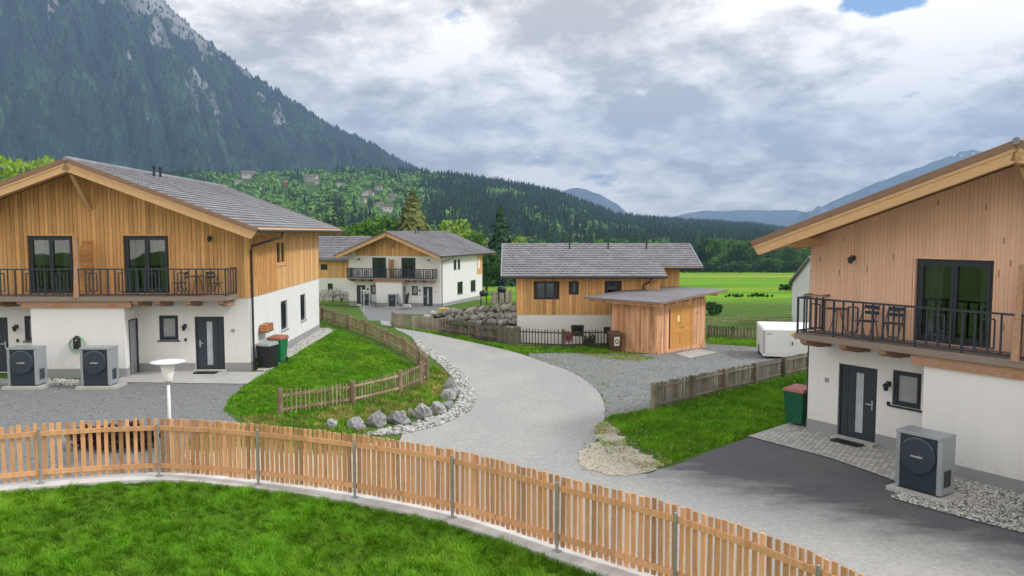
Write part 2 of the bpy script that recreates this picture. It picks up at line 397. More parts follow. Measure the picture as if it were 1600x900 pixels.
def sheet(name, poly, mats, off, zfn=terrain, step=.75, kind='structure', jag=0.0):
    poly = [(float(p[0]), float(p[1])) for p in poly]
    dens = []
    for i in range(len(poly)):
        a, b = np.array(poly[i]), np.array(poly[(i + 1) % len(poly)]); n = max(1, int(np.hypot(*(b - a)) / (.14 if jag else .8)))
        dens += [tuple(a + (b - a) * k / n) for k in range(n)]
    if jag: dens = [(x + jag * (noise.noise((x * 1.3, y * 1.3, 1.7)) + .8 * noise.noise((x * 4.5, y * 4.5, 3.1))), y + jag * (noise.noise((x * 1.3, y * 1.3, 7.7)) + .8 * noise.noise((x * 4.5, y * 4.5, 9.1)))) for x, y in dens]
    xs = [p[0] for p in dens]; ys = [p[1] for p in dens]
    gx = XS[(XS > min(xs)) & (XS < max(xs))]; gy = YS[(YS > min(ys)) & (YS < max(ys))]
    X, Y = np.meshgrid(gx, gy); X, Y = X.ravel(), Y.ravel(); k = inside(dens, X, Y)
    pts = [Vector(p) for p in dens] + [Vector((a, b)) for a, b in zip(X[k], Y[k])]
    n = len(dens)
    r = delaunay_2d_cdt(pts, [(i, (i + 1) % n) for i in range(n)], [], 2 if False else 1, 1e-5)
    v2 = np.array([tuple(p) for p in r[0]]); z = zfn(v2[:, 0], v2[:, 1]) + off
    fs = np.array([f for f in r[2] if len(f) == 3])
    c = v2[fs].mean(1); fs = fs[inside(dens, c[:, 0], c[:, 1])]
    o = mesh_np(name, np.column_stack([v2, z]), fs, np.full(len(fs), .5), [mats], smooth=True)
    o['kind'] = kind
    return o
# ground sheet to the horizon
X, Y = np.meshgrid(XS, YS); nx, ny = len(XS), len(YS)
V = np.column_stack([X.ravel(), Y.ravel(), terrain(X.ravel(), Y.ravel())])
i = np.arange(ny - 1)[:, None] * nx + np.arange(nx - 1)[None]
Q = np.stack([i, i + 1, i + nx + 1, i + nx], -1).reshape(-1, 4)
tag(mesh_np('ground', V, Q, np.full(len(Q), .5), ['ground'], smooth=True), kind='structure')

def GX(pts): return [tuple(G(a, b)[:2]) for a, b in pts]
# ------------------------------------------------------------------ front terrace: kerb, lawn, picket fence
TZ = 1.35
posts_px = [(-120, 772), (65.6, 753.4), (252, 742), (408, 754.4), (559, 775), (712, 806), (875.5, 858.5)]
post_xy = [PZ(a, b, TZ)[:2] for a, b in posts_px] + [np.array([2.18, 9.78]), np.array([3.42, 8.2]), np.array([4.25, 6.4]), np.array([4.7, 4.4])]
def catmull(P, n=8):
    P = [2 * P[0] - P[1]] + list(P) + [2 * P[-1] - P[-2]]; out = []
    for k in range(1, len(P) - 2):
        p0, p1, p2, p3 = P[k - 1:k + 3]
        for t in np.arange(n) / n:
            out.append(.5 * (2 * p1 + (p2 - p0) * t + (2 * p0 - 5 * p1 + 4 * p2 - p3) * t * t + (3 * p1 - p0 - 3 * p2 + p3) * t ** 3))
    return out + [P[-2]]
FL = catmull(post_xy, 8)
def offs(P, d):
    out = []
    for k in range(len(P)):
        a, b = P[max(k - 1, 0)], P[min(k + 1, len(P) - 1)]; t = (b - a) / np.hypot(*(b - a)); out.append(P[k] + np.array([-t[1], t[0]]) * d)
    return out
outer, inner = offs(FL, .16), offs(FL, -.3)
mb = MB()
for k in range(len(FL) - 1):
    j = .004 if k % 6 == 3 else 0
    a, b, c, d = outer[k], outer[k + 1], inner[k + 1], inner[k]
    u = (b - a) / np.hypot(*(b - a)) * j * 2; b = b - u; c = c - u
    ch = .02
    ci, di = c + (b - c) * .05, d + (a - d) * .05
    mb.tone = random.random()
    lo, z = -.4, TZ
    mb.hexa([(*a, lo), (*b, lo), (*c, lo), (*d, lo)], [(*a, z), (*b, z), (*ci, z), (*di, z)])
tag(mb.build('kerb', 'concrete'), kind='structure')
lawn_poly = [tuple(p) for p in inner] + [(4.5, 2.0), (-16, 2.0), (-16, 13)]
LZ = 1.27
def flat(z): return lambda x, y: np.full(np.shape(x), z)
sheet('lawn', [(p[0], p[1]) for p in offs(FL, -.28)] + [(4.4, 2), (-16, 2), (-16, 13)], 'lawnsoil', 0, flat(LZ))

def blades(name, polyxy, dens, h, w, mats, zfn, lean=.5, excl=(), clump=.0, label=None, patch=None):
    P = np.array(polyxy); x0, y0 = P.min(0); x1, y1 = P.max(0)
    n = int((x1 - x0) * (y1 - y0) * dens)
    x = RNG.uniform(x0, x1, n); y = RNG.uniform(y0, y1, n); k = inside(polyxy, x, y)
    for e in excl: k &= ~inside(e, x, y)
    if patch is not None: k &= patch(x, y)
    x, y = x[k], y[k]; n = len(x)
    cl = np.array([noise.noise((a * .9, b * .9, 3.3)) + .7 * noise.noise((a * 2.6, b * 2.6, 1.1)) + .6 * noise.noise((a * 6.5, b * 6.5, 2.1)) for a, b in zip(x, y)])
    z = zfn(x, y)
    hh = h * RNG.uniform(.55, 1.25, n) * np.clip(1 + clump * cl, .3, 2.2)
    a = RNG.uniform(0, 2 * PI, n); wd = np.column_stack([np.cos(a), np.sin(a), 0 * a]) * (w * RNG.uniform(.6, 1.3, n))[:, None] / 2
    la = np.array([noise.noise((p * 2.2, q * 2.2, 5.5)) + .6 * noise.noise((p * 7, q * 7, 6.5)) for p, q in zip(x, y)]) * 7 + RNG.normal(0, .7, n); a = la + RNG.normal(PI / 2, .5, n); wd = np.column_stack([np.cos(a), np.sin(a), 0 * a]) * (w * RNG.uniform(.6, 1.3, n))[:, None] / 2; ln = lean * RNG.uniform(.1, 1.3, n) * hh
    B = np.column_stack([x, y, z - .005]); Md = B + np.column_stack([np.cos(la) * ln * .3, np.sin(la) * ln * .3, hh * .6])
    T = B + np.column_stack([np.cos(la) * ln, np.sin(la) * ln, hh])
    V = np.stack([B - wd, B + wd, Md + wd * .75, Md - wd * .75, T], 1).reshape(-1, 3)
    o = np.arange(n)[:, None] * 5
    tr = np.concatenate([o + [0, 1, 2], o + [0, 2, 3], o + [3, 2, 4]], 1).reshape(-1, 3)
    tone = np.clip(.5 + .25 * RNG.normal(size=n) + .42 * cl, 0, 1)
    ob = mesh_np(name, V, tr, np.repeat(tone, 3), mats)
    tag(ob, label, 'grass', kind='stuff'); return ob
front_vis = [tuple(p) for p in offs(FL, -.29)][4:60] + [(3.2, 8.2), (1.2, 9.2), (-8.5, 9.2), (-10.5, 12)]
blades('lawn_grass', front_vis, 5200, .09, .0095, ['blade'], flat(LZ), 1.1, clump=.8, label='thick bright green lawn inside the curved concrete kerb')
blades('dry_grass', front_vis, 170, .085, .01, ['blade_dry'], flat(LZ), 1.2, clump=.5, label='scattered yellowed blades in the front lawn')

# picket fence
PF = thing('picket_fence', 'long curved fence of new orange larch pickets on steel posts along the concrete kerb', 'fence')
def arc(P):
    s = [0]
    for a, b in zip(P, P[1:]): s.append(s[-1] + np.hypot(*(b - a)))
    return np.array(s)
SA = arc(FL); FLa = np.array(FL)
def along(s): return np.array([np.interp(s, SA, FLa[:, 0]), np.interp(s, SA, FLa[:, 1])])
def tang(s):
    d = along(s + .05) - along(s - .05); return d / np.hypot(*d)
sp = [SA[k * 8] for k in range(len(post_xy))]
for k, s in enumerate(sp):
    p = along(s); t = tang(s); nrm = np.array([t[1], -t[0]])       # towards lawn
    mb = MB(); q = p + nrm * .085
    mb.tube([(*q, TZ), (*q, TZ + 1.02)], .024, 10); mb.lathe([(.026, TZ + 1.0), (.026, TZ + 1.03), (.01, TZ + 1.035)], 10, (q[0], q[1], 0))
    b = .055; mb.bar((*(q - t * b), TZ + .006), (*(q + t * b), TZ + .006), .1, .012)
    mb.bar((*(q - nrm * .03 - t * .0), TZ + .88), (*(q - nrm * .03), TZ + .96), .05, .03)
    mb.build('post', 'steel', PF)
    if k + 1 < len(sp):
        s1 = sp[k + 1]
        for z in (.93, .2):
            mb = MB(); mid = (s + s1) / 2
            for a, b in ((s, mid), (mid, s1)):
                ns = [along(v) + np.array([tang(v)[1], -tang(v)[0]]) * .045 for v in (a + .002, b - .002)]
                mb.bar((*ns[0], TZ + z), (*ns[1], TZ + z), .035, .085, random.uniform(.45, .9))
            mb.build('rail', 'larch_new', PF)
        mb = MB(); n = max(1, round((s1 - s) / (.13 if k < 2 else .104)))
        for i in range(n):
            v = s + (i + .5) * (s1 - s) / n; c = along(v) ; t2 = tang(v); hgt = 1.05 + random.uniform(-.006, .006)
            lean = random.uniform(-.012, .012); c2 = c + t2 * lean; w = .066 * random.uniform(.9, 1.1)
            z0 = TZ + .055 + random.uniform(-.01, .01); tn = min(1, max(0, random.gauss(.5, .27)))
            a = [(*(c - t2 * w / 2), z0), (*(c + t2 * w / 2), z0)]; n2 = np.array([t2[1], -t2[0]]) * .026
            A = [(c - t2 * w / 2), (c + t2 * w / 2), (c + t2 * w / 2 + n2), (c - t2 * w / 2 + n2)]
            mb.hexa([(*q, z0) for q in A], [(*(q + t2 * lean), z0 + hgt) for q in A], tn)
        mb.build('picket_panel', 'larch_new', PF)
# ------------------------------------------------------------------ flat areas (road, gravel, paths)
road_px_right = [(596, 508), (640, 516), (700, 526), (760, 539), (815, 553), (880, 575), (925, 600), (945, 628), (945, 660), (930, 690), (907, 712), (915, 734), (960, 742), (1010, 741)]
road_px_left = [(575, 500), (610, 512), (640, 524), (665, 541), (700, 563), (725, 586), (744, 615), (742, 635), (720, 652), (680, 668), (630, 679)]
edge_r = [tuple(p) for p in smooth_open([G(*p)[:2] for p in road_px_right], 2)]
edge_l = [tuple(p) for p in smooth_open([G(*p)[:2] for p in road_px_left], 2)]
LB = [(3.1, 17.2), (4.2, 15.7), (5.6, 14.6), (9.3, 12.4), (13, 11.5)]
road_poly = edge_r + LB + [(16, 11), (16, 5), (5.2, 4.6)] + [tuple(p) for p in offs(FL, .1)[64:28:-1]] + edge_l[::-1]
sheet('road', road_poly, 'asphalt', .014, jag=.05)
drive_px = [(1010, 741), (1060, 726), (1110, 706), (1170, 684), (1300, 714), (1390, 742), (1400, 775), (1480, 800), (1600, 835)]
dp = GX(drive_px)
drive_poly = dp + [(13, 14.6)] + LB[::-1]
sheet('driveway', drive_poly, 'asphalt_d', .014, jag=.05)
pave_px = [(1168, 683), (1240, 660), (1258, 668), (1310, 680), (1490, 724), (1478, 790), (1390, 750), (1300, 718)]
sheet('pavement', GX(pave_px), 'cobble', .036)
yard_px = [(815, 552), (850, 548), (930, 551), (1000, 556), (1060, 545), (1120, 536), (1190, 540), (1255, 545), (1262, 575), (1200, 592), (1018, 640), (985, 648), (945, 660), (945, 628), (925, 600), (880, 575)]
sheet('gravel_yard', smooth_closed(GX(yard_px), 1), 'gravel', .006, jag=.22)
dirt_px = [(948, 655), (962, 672), (975, 690), (1000, 712), (1050, 728), (1020, 738), (960, 743), (912, 736), (903, 712), (930, 688)]
dirt_poly = smooth_closed(GX(dirt_px), 2)
sheet('dirt', dirt_poly, 'sand', .024, jag=.28)
slab = sheet('concrete_slab', GX([(1055, 553), (1090, 546), (1122, 551), (1078, 560)]), 'pathc', .02)
court_px = [(-150, 588), (120, 596), (175, 596), (385, 600), (352, 628), (350, 645), (372, 658), (395, 672), (340, 720)]
court_poly = GX(court_px) + [(-7.5, 16.2), (-9, 15.8), (-16, 15.2), (-24, 15), (-26, 24)]
sheet('forecourt', court_poly, 'gravel_f', .01, jag=.12)
h2yard = sheet('gravel_yard', GX([(560, 480), (620, 476), (690, 478), (720, 486), (690, 492), (615, 490), (610, 512), (575, 500)]), 'gravel_f', .008)

# ------------------------------------------------------------------ houses of the estate
def wall_rects(mb, P, a0, a1, b0, b1, holes, reveal=.14, gable=None):
    As = sorted({a0, a1, *[h[0] for h in holes], *[h[1] for h in holes]}); Bs = sorted({b0, b1, *[h[2] for h in holes], *[h[3] for h in holes]})
    As = [a for a in As if a0 <= a <= a1]; Bs = [b for b in Bs if b0 <= b <= b1]
    for x0, x1 in zip(As, As[1:]):
        for y0, y1 in zip(Bs, Bs[1:]):
            cx, cy = (x0 + x1) / 2, (y0 + y1) / 2
            if any(h[0] < cx < h[1] and h[2] < cy < h[3] for h in holes): continue
            mb.face([P(x0, 0, y0), P(x1, 0, y0), P(x1, 0, y1), P(x0, 0, y1)])
    for h in holes:
        r = [(h[0], h[2]), (h[1], h[2]), (h[1], h[3]), (h[0], h[3])]
        for k in range(4):
            (p, q), (u, v) = r[k], r[(k + 1) % 4]
            mb.face([P(p, 0, q), P(u, 0, v), P(u, -reveal, v), P(p, -reveal, q)])
def boards(mb, P, a0, a1, bot, top, holes=(), bw=.155, gap=.013, th=.024, splits=(), trim=.02, rnd=.004):
    a = a0
    while a < a1 - .01:
        w = min(bw * random.uniform(.85, 1.15), a1 - a); e = a + w - gap
        if a1 - (a + w) < .05: w = a1 - a; e = a1
        cuts = [0.0]; segs = []
        lo, hi0, hi1 = bot, top(a), top(e)
        hi = min(hi0, hi1)
        lim = [lo] + [s for s in splits if lo < s < hi - .05] + [None]
        for l0, l1 in zip(lim, lim[1:]):
            pieces = [(l0, l1)]
            for h in holes:
                if e > h[0] - trim and a < h[1] + trim:
                    npc = []
                    for q0, q1 in pieces:
                        qq1 = 1e9 if q1 is None else q1
                        if h[3] <= q0 or h[2] >= qq1: npc.append((q0, q1)); continue
                        if h[2] > q0: npc.append((q0, h[2]))
                        if h[3] < qq1: npc.append((h[3], q1))
                    pieces = npc
            segs += pieces
        tn = min(1, max(0, random.gauss(.5, .26))); d = th + random.uniform(-rnd, rnd)
        for q0, q1 in segs:
            # boards partly cut by a hole are trimmed to it
            x0, x1 = a, e
            if q1 is None:
                if hi - q0 < .03: continue
                z0, z1 = hi0, hi1
            else: z0 = z1 = q1 - (.008 if q1 in splits else 0)
            mb.hexa([P(x0, .002, q0), P(x1, .002, q0), P(x1, .002, z1), P(x0, .002, z0)], [P(x0, d, q0), P(x1, d, q0), P(x1, d, z1), P(x0, d, z0)], tn + random.uniform(-.05, .05))
        a += w
def window(root, P, h, name='window', mull=1, d=-.1, pane='glass', sill=None, fw=.07, fmat='anthr', curtain=True):
    a0, a1, b0, b1 = h; mb = MB()
    def ring(x0, x1, y0, y1, w, z0, z1):
        for r in ((x0, x1, y0, y0 + w), (x0, x1, y1 - w, y1), (x0, x0 + w, y0 + w, y1 - w), (x1 - w, x1, y0 + w, y1 - w)):
            mb.prism([(r[0], r[2]), (r[1], r[2]), (r[1], r[3]), (r[0], r[3])], P, z0, z1)
    ring(a0, a1, b0, b1, fw, d - .03, d + .03)
    n = mull + 1; W = (a1 - a0 - 2 * fw) / n
    for k in range(n):
        x0 = a0 + fw + k * W; ring(x0 + .004, x0 + W - .004, b0 + fw + .002, b1 - fw - .002, fw * .8, d - .025, d + .045)
    f = mb.build(name, fmat, root)
    mb = MB(); mb.prism([(a0 + .03, b0 + .03), (a1 - .03, b0 + .03), (a1 - .03, b1 - .03), (a0 + .03, b1 - .03)], P, d - .02, d - .008); mb.build('pane', pane, f)
    if pane == 'glass' and curtain:
        mb = MB(); wd = (a1 - a0 - .1); rr = random.Random(int(a0 * 100))
        for x0, x1 in ((a0 + .05, a0 + .05 + wd * rr.uniform(.2, .34)), (a1 - .05 - wd * rr.uniform(.16, .3), a1 - .05)):
            n = 12; q = [(x0 + (x1 - x0) * i / n, d - .16 + .035 * math.sin(i * 2.1)) for i in range(n + 1)]
            for (p, u), (v, w) in zip(q, q[1:]): mb.face([P(p, u, b0 + .03), P(v, w, b0 + .03), P(v, w, b1 - .05), P(p, u, b1 - .05)])
        mb.build('curtain', 'cloth', f)
    if sill:
        mb = MB(); mb.prism([(a0 - .06, b0 - .05), (a1 + .06, b0 - .05), (a1 + .06, b0 - .005), (a0 - .06, b0 - .005)], P, -.1, .05); mb.build('sill', sill, f)
    return f
def door(root, P, h, handle_at=1, glass=True, d=-.1):
    a0, a1, b0, b1 = h; mb = MB()
    for r in ((a0, a0 + .06, b0, b1), (a1 - .06, a1, b0, b1), (a0 + .06, a1 - .06, b1 - .06, b1)):
        mb.prism([(r[0], r[2]), (r[1], r[2]), (r[1], r[3]), (r[0], r[3])], P, d - .03, d + .05)
    fr = mb.build('door', 'anthr', root)
    mb = MB(); x0, x1 = a0 + .065, a1 - .065; gx = x0 + (x1 - x0) * (.5 if handle_at > 0 else .38)
    g0, g1 = (x0 + (x1 - x0) * .42, x0 + (x1 - x0) * .64)
    cols = [x0, x0 + .2, g0, g1, x1] if glass else [x0, x1]
    for i, (p, q) in enumerate(zip(cols, cols[1:])):
        if glass and i == 2:
            for (u, v) in ((b0 + .02, b0 + .22), (b1 - .2, b1 - .065)): mb.prism([(p, u), (q, u), (q, v), (p, v)], P, d - .03, d + .02)
        else: mb.prism([(p + .005, b0 + .02), (q - .005, b0 + .02), (q - .005, b1 - .065), (p + .005, b1 - .065)], P, d - .03, d + .025)
    mb.build('leaf', 'anthr_door', fr)
    if glass:
        mb = MB(); mb.prism([(g0, b0 + .22), (g1, b0 + .22), (g1, b1 - .2), (g0, b1 - .2)], P, d - .02, d + .008); mb.build('glass_strip', 'frost', fr)
    hx = x1 - .1 if handle_at > 0 else x0 + .1; s = -1 if handle_at > 0 else 1
    mb = MB(); mb.prism([(hx - .02, b0 + .92), (hx + .02, b0 + .92), (hx + .02, b0 + 1.18), (hx - .02, b0 + 1.18)], P, d + .025, d + .035)
    mb.tube([P(hx, d + .03, b0 + 1.08), P(hx, d + .09, b0 + 1.08), P(hx + s * .14, d + .09, b0 + 1.08)], .013, 8); mb.build('handle', 'chrome', fr)
    return fr
def wall_lamp(root, P, a, b, sc_=1.0):
    mb = MB(); s = sc_
    mb.prism([(a - .05 * s, b - .07 * s), (a + .05 * s, b - .07 * s), (a + .05 * s, b + .07 * s), (a - .05 * s, b + .07 * s)], P, .026, .05)
    mb.tube([P(a, .05, b), P(a, .16, b + .09 * s), P(a, .2, b + .02 * s)], .014, 6)
    c = Vector(P(a, .2, b)); mb.lathe([(.03, -.17 * s), (.055, -.15 * s), (.075, -.03 * s), (.1, -.02 * s), (.03, .04 * s)], 8, c)
    o = mb.build('wall_lamp', 'iron', root)
    mb = MB(); mb.lathe([(.045, -.145 * s), (.062, -.04 * s)], 8, c); mb.build('shade', 'offwhite', o)
    return o
def tiles(mb, P, s_len, v0, v1, cw=.3, cl=.34):
    # P(a, v, n): a down the slope from the ridge, v along the ridge, n out of the slope
    rows = int(s_len / cl); 
    for r in range(rows):
        a0, a1 = r * cl, min((r + 1) * cl + .05, s_len + .03); v = v0; k = 0
        off = (r % 2) * cw / 2; rowt = random.uniform(-.08, .08)
        v = v0 - (cw - off if off else 0)
        while v < v1 - .02:
            x0, x1 = max(v, v0), min(v + cw - .008, v1)
            if x1 - x0 > .03:
                j = random.uniform(-.004, .004); tn = min(1, max(0, random.gauss(.5 + rowt, .2)))
                b0, b1 = .004 + j, .06 + j
                xm = (x0 + x1) / 2
                top = [P(a0, x0, b0), P(a0, xm, b0 + .012), P(a0, x1, b0), P(a1, x1, b1), P(a1, xm, b1 + .014), P(a1, x0, b1)]
                i = [mb.pt(p) for p in top]; lo = [mb.pt(P(a1, x, b1 - .056)) for x in (x0, x1)]
                mb.idx((i[0], i[1], i[4], i[5]), tn); mb.idx((i[1], i[2], i[3], i[4]), tn); mb.idx((i[5], i[4], i[3], lo[1], lo[0]), tn * .8)
            v += cw
def roof(root, xf, W, dep, he, hr, so, fo, eb, tile='tile', wood='beam', verge='beam_dark', th=.16, back_short=None):
    mid = W / 2; run = mid + so; k = (hr - he) / run; L = math.hypot(run, hr - he); cs, sn = run / L, (hr - he) / L
    v0, v1 = -fo, dep + eb
    parts = {}
    mbt = MB(xf); mbs = MB(xf); mbb = MB(xf); mbv = MB(xf); mbg = MB(xf); 
    for sd in (-1, 1):
        def P(a, v, n, sd=sd): return (mid + sd * (a * cs + n * sn * 1), v, hr - a * sn + n * cs)
        tiles(mbt, P, L, v0 + .03, v1 - .03)
        # soffit slab below the tiles
        mbs.hexa([P(0, v0 + .05, -.1), P(L - .04, v0 + .05, -.1), P(L - .04, v1 - .05, -.1), P(0, v1 - .05, -.1)],
                 [P(0, v0 + .05, -.003), P(L - .04, v0 + .05, -.003), P(L - .04, v1 - .05, -.003), P(0, v1 - .05, -.003)])
        for v in np.arange(v0 + .9, v1, .95):      # rafter tails at the eave
            mr = MB(xf); mr.bar(P(L - 1.3, v, -.19), P(L - .12, v, -.19), .1, .16, .5); mr.build('rafter', wood, root)
        for vv, sg in ((v0, 1), (v1, -1)):
            mbv, mbb = MB(xf), MB(xf); e = vv
            mbv.hexa([P(-.02, e, -.1), P(L, e, -.1), P(L, e + sg * .05, -.1), P(-.02, e + sg * .05, -.1)],
                     [P(-.02, e, .06), P(L, e, .06), P(L, e + sg * .05, .06), P(-.02, e + sg * .05, .06)])
            e = vv + sg * .035
            mbb.hexa([P(-.0, e, -.4), P(L - .12, e, -.4), P(L - .12, e + sg * .12, -.4), P(-.0, e + sg * .12, -.4)],
                     [P(-.0, e, -.102), P(L - .02, e, -.102), P(L - .02, e + sg * .12, -.102), P(-.0, e + sg * .12, -.102)], .62)
            mbb.hexa([P(-.0, e - sg * .02, -.18), P(L - .05, e - sg * .02, -.18), P(L - .05, e - sg * .001, -.18), P(-.0, e - sg * .001, -.18)],
                     [P(-.0, e - sg * .02, -.104), P(L - .02, e - sg * .02, -.104), P(L - .02, e - sg * .001, -.104), P(-.0, e - sg * .001, -.104)], .3)
            mbb.build('bargeboard', wood, root); mbv.build('verge_board', verge, root)
        # gutter
        g = P(L + .05, 0, -.03); mbg.tube([(g[0], v0 + .03, g[2]), (g[0], v1 - .05, g[2] + .01)], .065, 8)
        mbg.hexa([P(L - .02, v0 + .02, .0), P(L + .05, v0 + .02, -.02), P(L + .05, v1 - .02, -.02), P(L - .02, v1 - .02, .0)],
                 [P(L - .02, v0 + .02, .008), P(L + .05, v0 + .02, -.012), P(L + .05, v1 - .02, -.012), P(L - .02, v1 - .02, .008)])
    t = mbt.build('roof', tile, root)
    mbs.build('soffit', wood, root); mbg.build('gutter', 'gutter', root)
    mb = MB(xf)
    n = int((v1 - v0) / .35)
    for i in range(n):
        a, b = v0 + i * (v1 - v0) / n, v0 + (i + 1) * (v1 - v0) / n
        mb.tube([(mid, a - .02, hr + .02), (mid, b - .005, hr + .028)], [.085, .095], 8, random.uniform(.3, .7))
    mb.build('ridge_cap', tile, t)
    return t, k
def chalet(name, label, loc, yaw, m, W, dep, h1, he, hr, so, fo, eb, bo, bump, opens, clad, upper='wood', plinth_h=.32, tile='tile', gable_w=5.35, split=6.0, side=True, bumpdoor=True, flags=(), rk=1.0):
    root = thing(name, label, 'house', loc, yaw)
    xf = lambda s, v, w: (-s * m, v, w)
    Pf = lambda a, d, b: xf(a, -d, b)                   # facade
    Ps = lambda a, d, b: xf(-d, a, b)                   # near side wall
    Po = lambda a, d, b: xf(W + d, a, b)                # far side wall
    Pb = lambda a, d, b: xf(a, dep + d, b)
    k = (hr - he) / (W / 2 + so)
    under = lambda s: hr - k * abs(s - W / 2) - .14
    b0, b1 = bump; WA = opens.get('axis', W)
    # ---- ground floor
    mb = MB()
    gh = [opens['door'], (WA - opens['door'][1], WA - opens['door'][0], *opens['door'][2:]), opens['win'], (WA - opens['win'][1], WA - opens['win'][0], *opens['win'][2:])]
    sw = opens.get('side', [])
    wall_rects(mb, Pf, 0, W, -.5, h1, gh); wall_rects(mb, Ps, 0, dep, -.5, h1, sw)
    wall_rects(mb, Po, 0, dep, -.5, h1, []); wall_rects(mb, Pb, 0, W, -.5, h1, [])
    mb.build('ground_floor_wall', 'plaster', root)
    mb = MB()
    Pbf = lambda a, d, b: xf(a, -bo - d, b); Pbs = lambda a, d, b: xf(b0 - d, a, b); Pbo = lambda a, d, b: xf(b1 + d, a, b)
    sd_h = [(-bo + .3, -.14, 0, 2.08)] if bumpdoor else []
    wall_rects(mb, Pbf, b0, b1, -.5, 2.56, []); wall_rects(mb, Pbs, -bo, -.002, -.5, 2.56, sd_h, .08); wall_rects(mb, Pbo, -bo, -.002, -.5, 2.56, sd_h, .08)
    mb.face([xf(b0, -bo, 2.56), xf(b1, -bo, 2.56), xf(b1, 0, 2.56), xf(b0, 0, 2.56)])
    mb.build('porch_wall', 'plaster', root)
    # plinth
    mb = MB()
    def pl(P, a0, a1, cuts):
        xs = [a0] + [c for q in sorted(cuts) for c in q] + [a1]
        for p, q in zip(xs[::2], xs[1::2]):
            if q > p: mb.prism([(p, -.5), (q, -.5), (q, plinth_h), (p, plinth_h)], P, .002, .014)
    pl(Pf, 0, b0 - .016, [opens['door'][:2]]); pl(Pf, b1 + .016, W, [(WA - opens['door'][1], WA - opens['door'][0])]); pl(Pbf, b0 - .014, b1 + .014, [])
    for P in (Pbs, Pbo): pl(P, -bo - .002, -.018, [q[:2] for q in sd_h])
    pl(Ps, -.014, dep, []); pl(Po, -.014, dep, []); mb.build('plinth', 'plinth', root)
    # ---- upper floor
    uw = [opens['up'], (WA - opens['up'][1], WA - opens['up'][0], *opens['up'][2:])]; us = opens.get('upside', [])
    mb = MB(); pass
    e0 = under(0)
    wall_rects(mb, Pf, 0, W, h1, e0, [h for h in uw], .14 if upper != 'wood' else .16); wall_rects(mb, Ps, 0, dep, h1, e0, us); wall_rects(mb, Po, 0, dep, h1, e0, []); wall_rects(mb, Pb, 0, W, h1, e0, [])
    for P in (Pf, Pb): mb.face([P(0, 0, e0), P(W, 0, e0), P(W / 2, 0, under(W / 2))])
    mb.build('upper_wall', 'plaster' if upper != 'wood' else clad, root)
    if upper == 'wood':
        bk = dict(bw=.155, gap=.02, rnd=.006) if clad == 'larch' else dict(bw=.1, gap=.004, th=.022, rnd=.0012)
        mb = MB(); 
        for h in uw: pass
        boards(mb, Pf, -.02, W + .02, h1 - .02, under, uw, splits=(split,), **bk); mb.build('cladding', clad, root)
        # side: wider boards with battens standing proud
        mb = MB(); boards(mb, Ps, -.0, dep, h1 - .02, lambda s: e0, us, bw=.2, gap=.006, rnd=.001)
        if clad == 'larch':
            for a in np.arange(.2, dep * .36, .2):
                if not any(h[0] - .05 < a < h[1] + .05 for h in us): mb.prism([(a - .03, h1 - .015), (a + .03, h1 - .015), (a + .03, e0), (a - .03, e0)], Ps, .026, .055, random.uniform(.3, .8))
        mb.build('cladding', clad, root); mb = MB(); boards(mb, Po, 0, dep, h1 - .02, lambda s: e0, [], bw=.2, gap=.006); mb.build('cladding', clad, root)
        # slots between boards: dark staggered battens gaps
        mb = MB()
        if clad != 'larch':
            for i in range(46):
                a = random.uniform(.2, W - .2); b = random.uniform(h1 + .4, under(a) - .3)
                if any(h[0] - .1 < a < h[1] + .1 and h[2] - .3 < b < h[3] + .1 for h in uw): continue
                mb.prism([(a - .008, b), (a + .008, b), (a + .008, b + .16), (a - .008, b + .16)], Pf, .02, .0255)
            mb.build('ventilation_slots', 'dark_gap', root)
    else:
        mb = MB(); boards(mb, Pf, .9, W - .9, gable_w, under, [], bw=.2); mb.build('gable_cladding', 'larch', root)
    for h in uw:
        if upper == 'wood':
            mb = MB()
            for (x0, x1, y0, y1) in ((h[0] - .05, h[0], h[2], h[3] + .05), (h[1], h[1] + .05, h[2], h[3] + .05), (h[0], h[1], h[3], h[3] + .05)):
                mb.prism([(x0, y0), (x1, y0), (x1, y1), (x0, y1)], Pf, .003, .045, .7)
            mb.build('door_surround', clad, root)
        window(root, Pf, h, 'balcony_door', 1, -.08, fw=.09)
    for h in us:
        f = window(root, Ps, h, 'window', 1, -.02, fw=.08, fmat=clad if upper == 'wood' else 'anthr', sill='log' if upper == 'wood' else 'plinth')
    for h in sw: window(root, Ps, h, 'window', 1, -.1, sill='plinth', pane='glass')
    for i, h in enumerate(gh[:2]): door(root, Pf, h, (1, -1)[i] if 'flip' not in flags else (1, -1)[i])
    for h in gh[2:]: window(root, Pf, h, 'window', 0, -.08, pane='curtain', sill='anthr')
    for h in sd_h:
        for P in (Pbs, Pbo): 
            mb = MB(); x0, x1, y0, y1 = h
            for r in ((x0, x0 + .05, y0, y1), (x1 - .05, x1, y0, y1), (x0 + .05, x1 - .05, y1 - .05, y1)): mb.prism([(r[0], r[2]), (r[1], r[2]), (r[1], r[3]), (r[0], r[3])], P, -.06, .02)
            f = mb.build('store_door', 'anthr', root)
            mb = MB(); mb.prism([(x0 + .05, y0 + .02), (x1 - .05, y0 + .02), (x1 - .05, y1 - .05), (x0 + .05, y1 - .05)], P, -.06, -.03); mb.build('leaf', 'silver', f)
